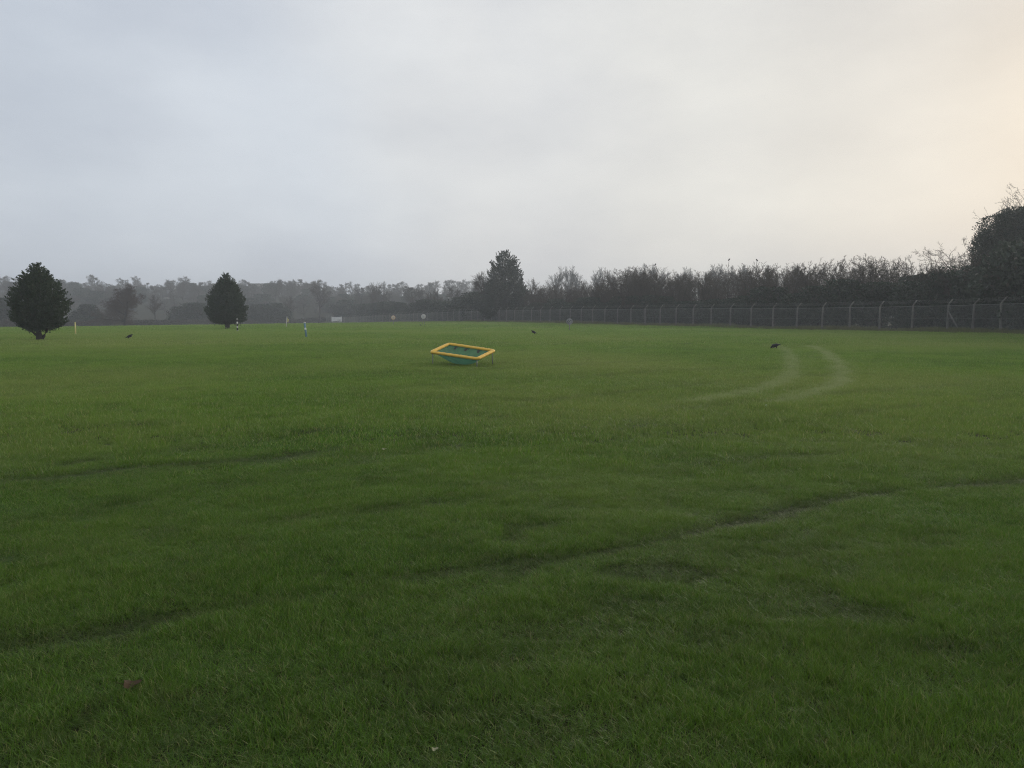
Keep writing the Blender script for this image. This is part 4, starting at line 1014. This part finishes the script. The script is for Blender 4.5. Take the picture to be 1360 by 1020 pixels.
# ------------------------------------------------------------------ the yellow-rimmed target net
def target_net():
    C = np.array([-1.47, 23.75]); Lx = np.array([.875, -.484]); Sx = np.array([.484, .875]); W2, D2 = .80, .475
    zc = {(-1, -1): .41, (1, -1): .255, (1, 1): .45, (-1, 1): .62}
    g = gz(*C)
    t = thing('target_net', 'rectangular target net with a padded yellow rim and sagging green net on thin legs', 'target net', (C[0], C[1], g), math.atan2(Lx[1], Lx[0]))
    def rim_z(a, b): # a,b in -1..1
        return sum(zc[(i, j)] * (1 + i * a) / 2 * (1 + j * b) / 2 for i in (-1, 1) for j in (-1, 1))
    # loop: rounded rectangle in local coordinates
    def loop(w, d, rc, n=64):
        pts = []
        for cx, cy, a0 in ((w - rc, d - rc, 0), (-(w - rc), d - rc, 90), (-(w - rc), -(d - rc), 180), (w - rc, -(d - rc), 270)):
            for k in range(7):
                a = math.radians(a0 + 15 * k); pts.append((cx + rc * math.cos(a), cy + rc * math.sin(a)))
        pts.append(pts[0]); pts = np.array(pts); s = np.concatenate([[0], np.cumsum(np.linalg.norm(np.diff(pts, axis=0), axis=1))])
        q = np.linspace(0, s[-1], n, endpoint=False)
        return np.stack([np.interp(q, s, pts[:, 0]), np.interp(q, s, pts[:, 1])], 1)
    n = 112; lp = loop(W2, D2, .07, n); rng = np.random.default_rng(3)
    P3 = np.array([(x, y, rim_z(x / W2, y / D2)) for x, y in lp])
    # pad: an oval wrapped section, slightly lumpy, swept round the loop
    m = 12; V = []; Q = []
    for i in range(n):
        tg = P3[(i + 1) % n] - P3[i - 1]; tg /= np.linalg.norm(tg); o = np.cross(tg, (0, 0, 1)); o /= np.linalg.norm(o); u = np.cross(o, tg)
        k = 1 + .10 * math.sin(i * .9) * math.sin(i * 2.3) + rng.normal(0, .03)
        for j in range(m):
            a = 2 * PI * j / m; V.append(P3[i] + o * math.cos(a) * .068 * k + u * (math.sin(a) * .046 * k - .004))
    for i in range(n):
        for j in range(m): Q.append([i * m + j, ((i + 1) % n) * m + j, ((i + 1) % n) * m + (j + 1) % m, i * m + (j + 1) % m])
    mb = MB(); mb.add(V, Q); link('rim_pad', mb.mesh('rim_pad', M['yellow'], True), t)
    # tape bands round the pad, and the dark cords the net hangs from
    mb = MB()
    for i in range(0, n, 5):
        a = P3[i] * [.94, .91, 1] + [0, 0, -.03]; b = P3[i] * [.86, .82, 1] + [0, 0, -.085]
        mb.tube([a, b], .006, 4)
    for f in (.18, .42, .70):
        x = -W2 + 2 * W2 * f; y = D2 * .90; z = rim_z(x / W2, .9)
        mb.add([(x - .055, y, z - .03), (x + .055, y, z - .03), (x + .03, y - .085, z - .12), (x - .03, y - .085, z - .12)], [[0, 1, 2, 3]])
        mb.add([(x - .055, y - .006, z - .03), (x + .055, y - .006, z - .03), (x + .03, y - .093, z - .12), (x - .03, y - .093, z - .12)], [[3, 2, 1, 0]])
    link('cord', mb.mesh('cord', M['dark']), t)
    # net bag
    mnet, nt, out = new_mat('green_netting')
    p = N(nt, 'ShaderNodeBsdfPrincipled'); p.inputs['Roughness'].default_value = .7
    tc = N(nt, 'ShaderNodeTexCoord'); nz = noise(nt, tc.outputs['Object'], 7, 4)
    c = mix_rgb(nt, mrange(nt, nz, .3, .7), (.06, .225, .145), (.10, .31, .20)); nt.links.new(c, p.inputs['Base Color'])
    tl = N(nt, 'ShaderNodeBsdfTranslucent'); nt.links.new(c, tl.inputs[0]); m1 = N(nt, 'ShaderNodeMixShader'); m1.inputs[0].default_value = .35
    nt.links.new(p.outputs[0], m1.inputs[1]); nt.links.new(tl.outputs[0], m1.inputs[2])
    tr = N(nt, 'ShaderNodeBsdfTransparent'); m2 = N(nt, 'ShaderNodeMixShader'); m2.inputs[0].default_value = .26
    nt.links.new(m1.outputs[0], m2.inputs[1]); nt.links.new(tr.outputs[0], m2.inputs[2]); nt.links.new(m2.outputs[0], out.inputs[0])
    nv = 22; V = []; bc = np.array([.08, -.04, .035])
    for j in range(nv + 1):
        th = j / nv * PI / 2
        for i in range(n):
            e = P3[i] * [.93, .89, 1] - [0, 0, .03]
            kxy = (math.cos(th) ** 1.0 * (1 - .30 * math.sin(2 * th))) if j < nv else 0.0; kz = math.sin(th) ** 1.0
            fold = 1 + .06 * math.sin(i * 2 * PI / n * 12 + .6) * math.sin(2 * th) + .02 * math.sin(i * 2 * PI / n * 29) * math.sin(2 * th)
            q = bc + (e - bc) * [kxy * fold, kxy * fold, 0]; q[2] = e[2] + (bc[2] - e[2]) * kz
            V.append(q)
    Q = [[j * n + i, j * n + (i + 1) % n, (j + 1) * n + (i + 1) % n, (j + 1) * n + i] for j in range(nv) for i in range(n)]
    mb = MB(); mb.add(V, Q); link('net', mb.mesh('net', mnet, True), t)
    for (i, j), z in zc.items():
        x, y = i * (W2 - .03), j * (D2 - .03)
        mb = MB(); mb.tube([(x, y, -.06), (x, y, z * .5), (x, y, z - .02)], .018, 8); mb.lathe([(.0, .0), (.03, .0), (.03, .012), (.014, .02)], 10, 'z', (x, y, .002))
        link('leg', mb.mesh('leg', M['steel'], True), t)
target_net()

# ------------------------------------------------------------------ birds
def crow(label, loc, rz, s, pose, group):
    """One skinned body: tail - back - breast - neck - head - beak, with two legs."""
    if pose == 'feed':   v = [(-.235, 0, .205, .012), (-.15, 0, .185, .024), (-.06, 0, .165, .062), (.03, 0, .150, .070), (.10, 0, .120, .050), (.145, 0, .085, .034), (.165, 0, .055, .036), (.185, 0, .020, .014), (.195, 0, .0, .004)]
    elif pose == 'stand': v = [(-.22, 0, .085, .012), (-.14, 0, .11, .024), (-.06, 0, .14, .060), (.02, 0, .165, .068), (.085, 0, .205, .046), (.115, 0, .245, .034), (.14, 0, .262, .034), (.175, 0, .258, .014), (.205, 0, .250, .004)]
    else:                v = [(-.17, 0, .02, .012), (-.12, 0, .06, .022), (-.06, 0, .11, .052), (-.01, 0, .16, .060), (.03, 0, .215, .042), (.045, 0, .25, .034), (.065, 0, .268, .034), (.095, 0, .264, .014), (.125, 0, .258, .004)]
    rad = [q[3] for q in v]; P = [q[:3] for q in v]; E = [(i, i + 1) for i in range(len(v) - 1)]
    foot = 0.0
    for sd in (-1, 1):
        k = len(P); b = 2 if pose != 'perch' else 2; hip = P[b]
        P += [(hip[0] + .01, sd * .035, hip[2] - .04), (hip[0] + .0, sd * .04, max(hip[2] - .09, .03)), (hip[0] + .01, sd * .042, .006), (hip[0] + .06, sd * .05, .004)]
        rad += [.026, .010, .007, .005]; E += [(b, k), (k, k + 1), (k + 1, k + 2), (k + 2, k + 3)]
    me = bpy.data.meshes.new('crow'); me.from_pydata(P, E, []); me.update(); me.materials.append(M['crow'])
    o = link('crow', me, None, loc); o.rotation_euler = (0, 0, rz); o.scale = (s, s, s)
    tag(o, label, 'bird', group)
    sk = o.modifiers.new('skin', 'SKIN'); sk.use_smooth_shade = True
    for i, d in enumerate(me.skin_vertices[0].data): d.radius = (rad[i] * 1.35, rad[i] * 1.2); d.use_root = (i == 3)
    ss = o.modifiers.new('sub', 'SUBSURF'); ss.levels = 1; ss.render_levels = 2
    return o
for px, pyb, rz, pose, s, lab in ((1029.5, 463.6, PI - .15, 'feed', 1.0, 'black crow feeding with its head down near the curved wheel tracks'), (709, 445.0, PI + .2, 'stand', 1.05, 'black crow standing on the grass between the target net and the grey round sign'), (172, 450.6, .35, 'stand', 1.0, 'black crow on the grass between the two cypresses'), (558.3, 433.2, 1.2, 'feed', .8, 'tiny dark bird at the foot of the white round sign')):
    g = G(px, pyb); crow(lab, (g[0], g[1], gz(g[0], g[1]) + .012), rz, s, pose, 'crows on the grass')
for px, py, Y, rz, lab in ((870.5, 352.8, 97, .5, 'small dark bird perched on the lowest of the three occupied twigs, above the brown shrub'), (968.5, 346.5, 90, 0, 'small dark bird perched on a tall lone twig above the middle of the hedge'), (1005, 347.2, 86, 2.6, 'small dark bird perched on a forked twig, next along from the lone twig bird')):
    q = at(px, py, Y); z0 = gz(q[0], q[1]); Hh = q[2] - z0
    t = thing('bare_sapling', f'thin bare sapling whose top twig carries the perched bird at {"the brown shrub" if px < 900 else "the middle of the hedge" if px < 1000 else "the forked twig"}', 'sapling', (q[0], q[1], z0), 0, 'saplings with perched birds')
    Rr = random.Random(int(px)); segs = []; p = (0., 0., -.1); nseg = 9
    pts = [(0., 0., -.1)] + [(Rr.gauss(0, .12), Rr.gauss(0, .12), Hh * k / nseg) for k in range(1, nseg)] + [(0., 0., Hh)]
    for k in range(nseg): segs.append((pts[k], pts[k + 1], .06 - .045 * k / nseg, .06 - .045 * (k + 1) / nseg, 0))
    mb = MB(); V, Q = seg_tubes(segs, 6); mb.add(V, Q); link('trunk', mb.mesh('sapling_trunk', M['bark'], True), t)
    tw = []
    for k in range(3, nseg):
        for _ in range(3 if k < nseg - 1 else 2):
            a = Rr.uniform(0, 6.28); grow(Rr, tw, pts[k], (math.cos(a), math.sin(a), 1.1), Rr.uniform(.7, 1.5) * (1 - .06 * k), .016, 0, dict(P_WHIP, n=(4, 3, 2), kids=(1.4, 1.3), start=(.3, .2), wob=(.15, .2, .25), up=(.02, .02, 0)))
    V, Q = seg_tubes(tw, 3); link('crown', make_mesh('sapling_crown', V, Q, M['twig'], True), t)
    crow(lab, (q[0], q[1], q[2] - .01), rz, .95, 'perch', 'birds perched on twigs')

# ------------------------------------------------------------------ golf balls and a dead leaf in the grass
def ball(px, py, label):
    g = G(px, py); V = []
    n, m = 20, 10
    mb = MB(); r = .0214
    prof = [(r * math.sin(PI * k / m) * (1 + .012 * (k % 2)), -r * math.cos(PI * k / m)) for k in range(m + 1)]
    mb.lathe(prof, n)
    o = link('golf_ball', mb.mesh('golf_ball', M['ball'], True), None, (g[0], g[1], gz(g[0], g[1]) + r + .012)); tag(o, label, 'golf ball', 'golf balls on the grass')
ball(1017.5, 543.5, 'white golf ball lying just below the curved pale wheel tracks'); ball(820.5, 441.5, 'white golf ball far out near the grey round sign and fence')
def dead_leaf(px, py, mat, k, label):
    g = G(px, py); mb = MB(); n = 14; V = [(0, 0, 0.0)]
    for k in range(n):
        a = 2 * PI * k / n; r = .030 * (1 + .28 * math.cos(3 * a)); V.append((r * math.cos(a) * 1.5, r * math.sin(a), .012 * math.cos(2 * a) + .01))
    mb.add(V, None, [[0, 1 + k, 1 + (k + 1) % n] for k in range(n)])
    mb.tube([(.0, 0, .004), (-.045, 0, .006), (-.07, .008, .012)], .002, 5)
    o = link('dead_leaf', mb.mesh('dead_leaf', M[mat], True), None, (g[0], g[1], gz(g[0], g[1]) + .030)); o.rotation_euler = (.35, .1, k); o.scale = [.75 if px < 200 else .6 if py < 700 else .26] * 3; tag(o, label, 'leaf', 'dead leaves on the grass')
dead_leaf(174, 913, 'leaf', .3, 'russet dead leaf lying in the closest grass below the dark wheel rut')
dead_leaf(510, 600, 'paleleaf', 1.0, 'pale dry leaf in the grass below the target net')
dead_leaf(577, 1003, 'paleleaf', 2.1, 'pale dry leaf at the very front edge of the grass')

# ------------------------------------------------------------------ haze
def haze():
    m, nt, out = new_mat('haze'); v = N(nt, 'ShaderNodeVolumePrincipled')
    v.inputs['Color'].default_value = (.88, .94, 1.0, 1); v.inputs['Density'].default_value = .00125; v.inputs['Anisotropy'].default_value = .25
    v.inputs['Density Attribute'].default_value = ''
    nt.links.new(v.outputs[0], out.inputs['Volume'])
    try: m.cycles.homogeneous_volume = True
    except Exception: pass
    mb = MB(); mb.box((0, 0, 10.5), (1320, 1320, 29)); o = link('haze', mb.mesh('haze', m)); o['kind'] = 'stuff'
haze()

# ------------------------------------------------------------------ render settings
vs = scene.view_settings; scene.display_settings.display_device = 'sRGB'
vs.view_transform = 'Standard'; vs.look = 'None'; vs.exposure = .35; vs.gamma = 1
try:
    c = scene.cycles; c.max_bounces = 5; c.diffuse_bounces = 3; c.glossy_bounces = 2; c.transmission_bounces = 3; c.transparent_max_bounces = 8; c.volume_bounces = 0; c.filter_width = 1.1; c.use_denoising = True; c.denoising_prefilter = 'NONE'
except Exception: pass
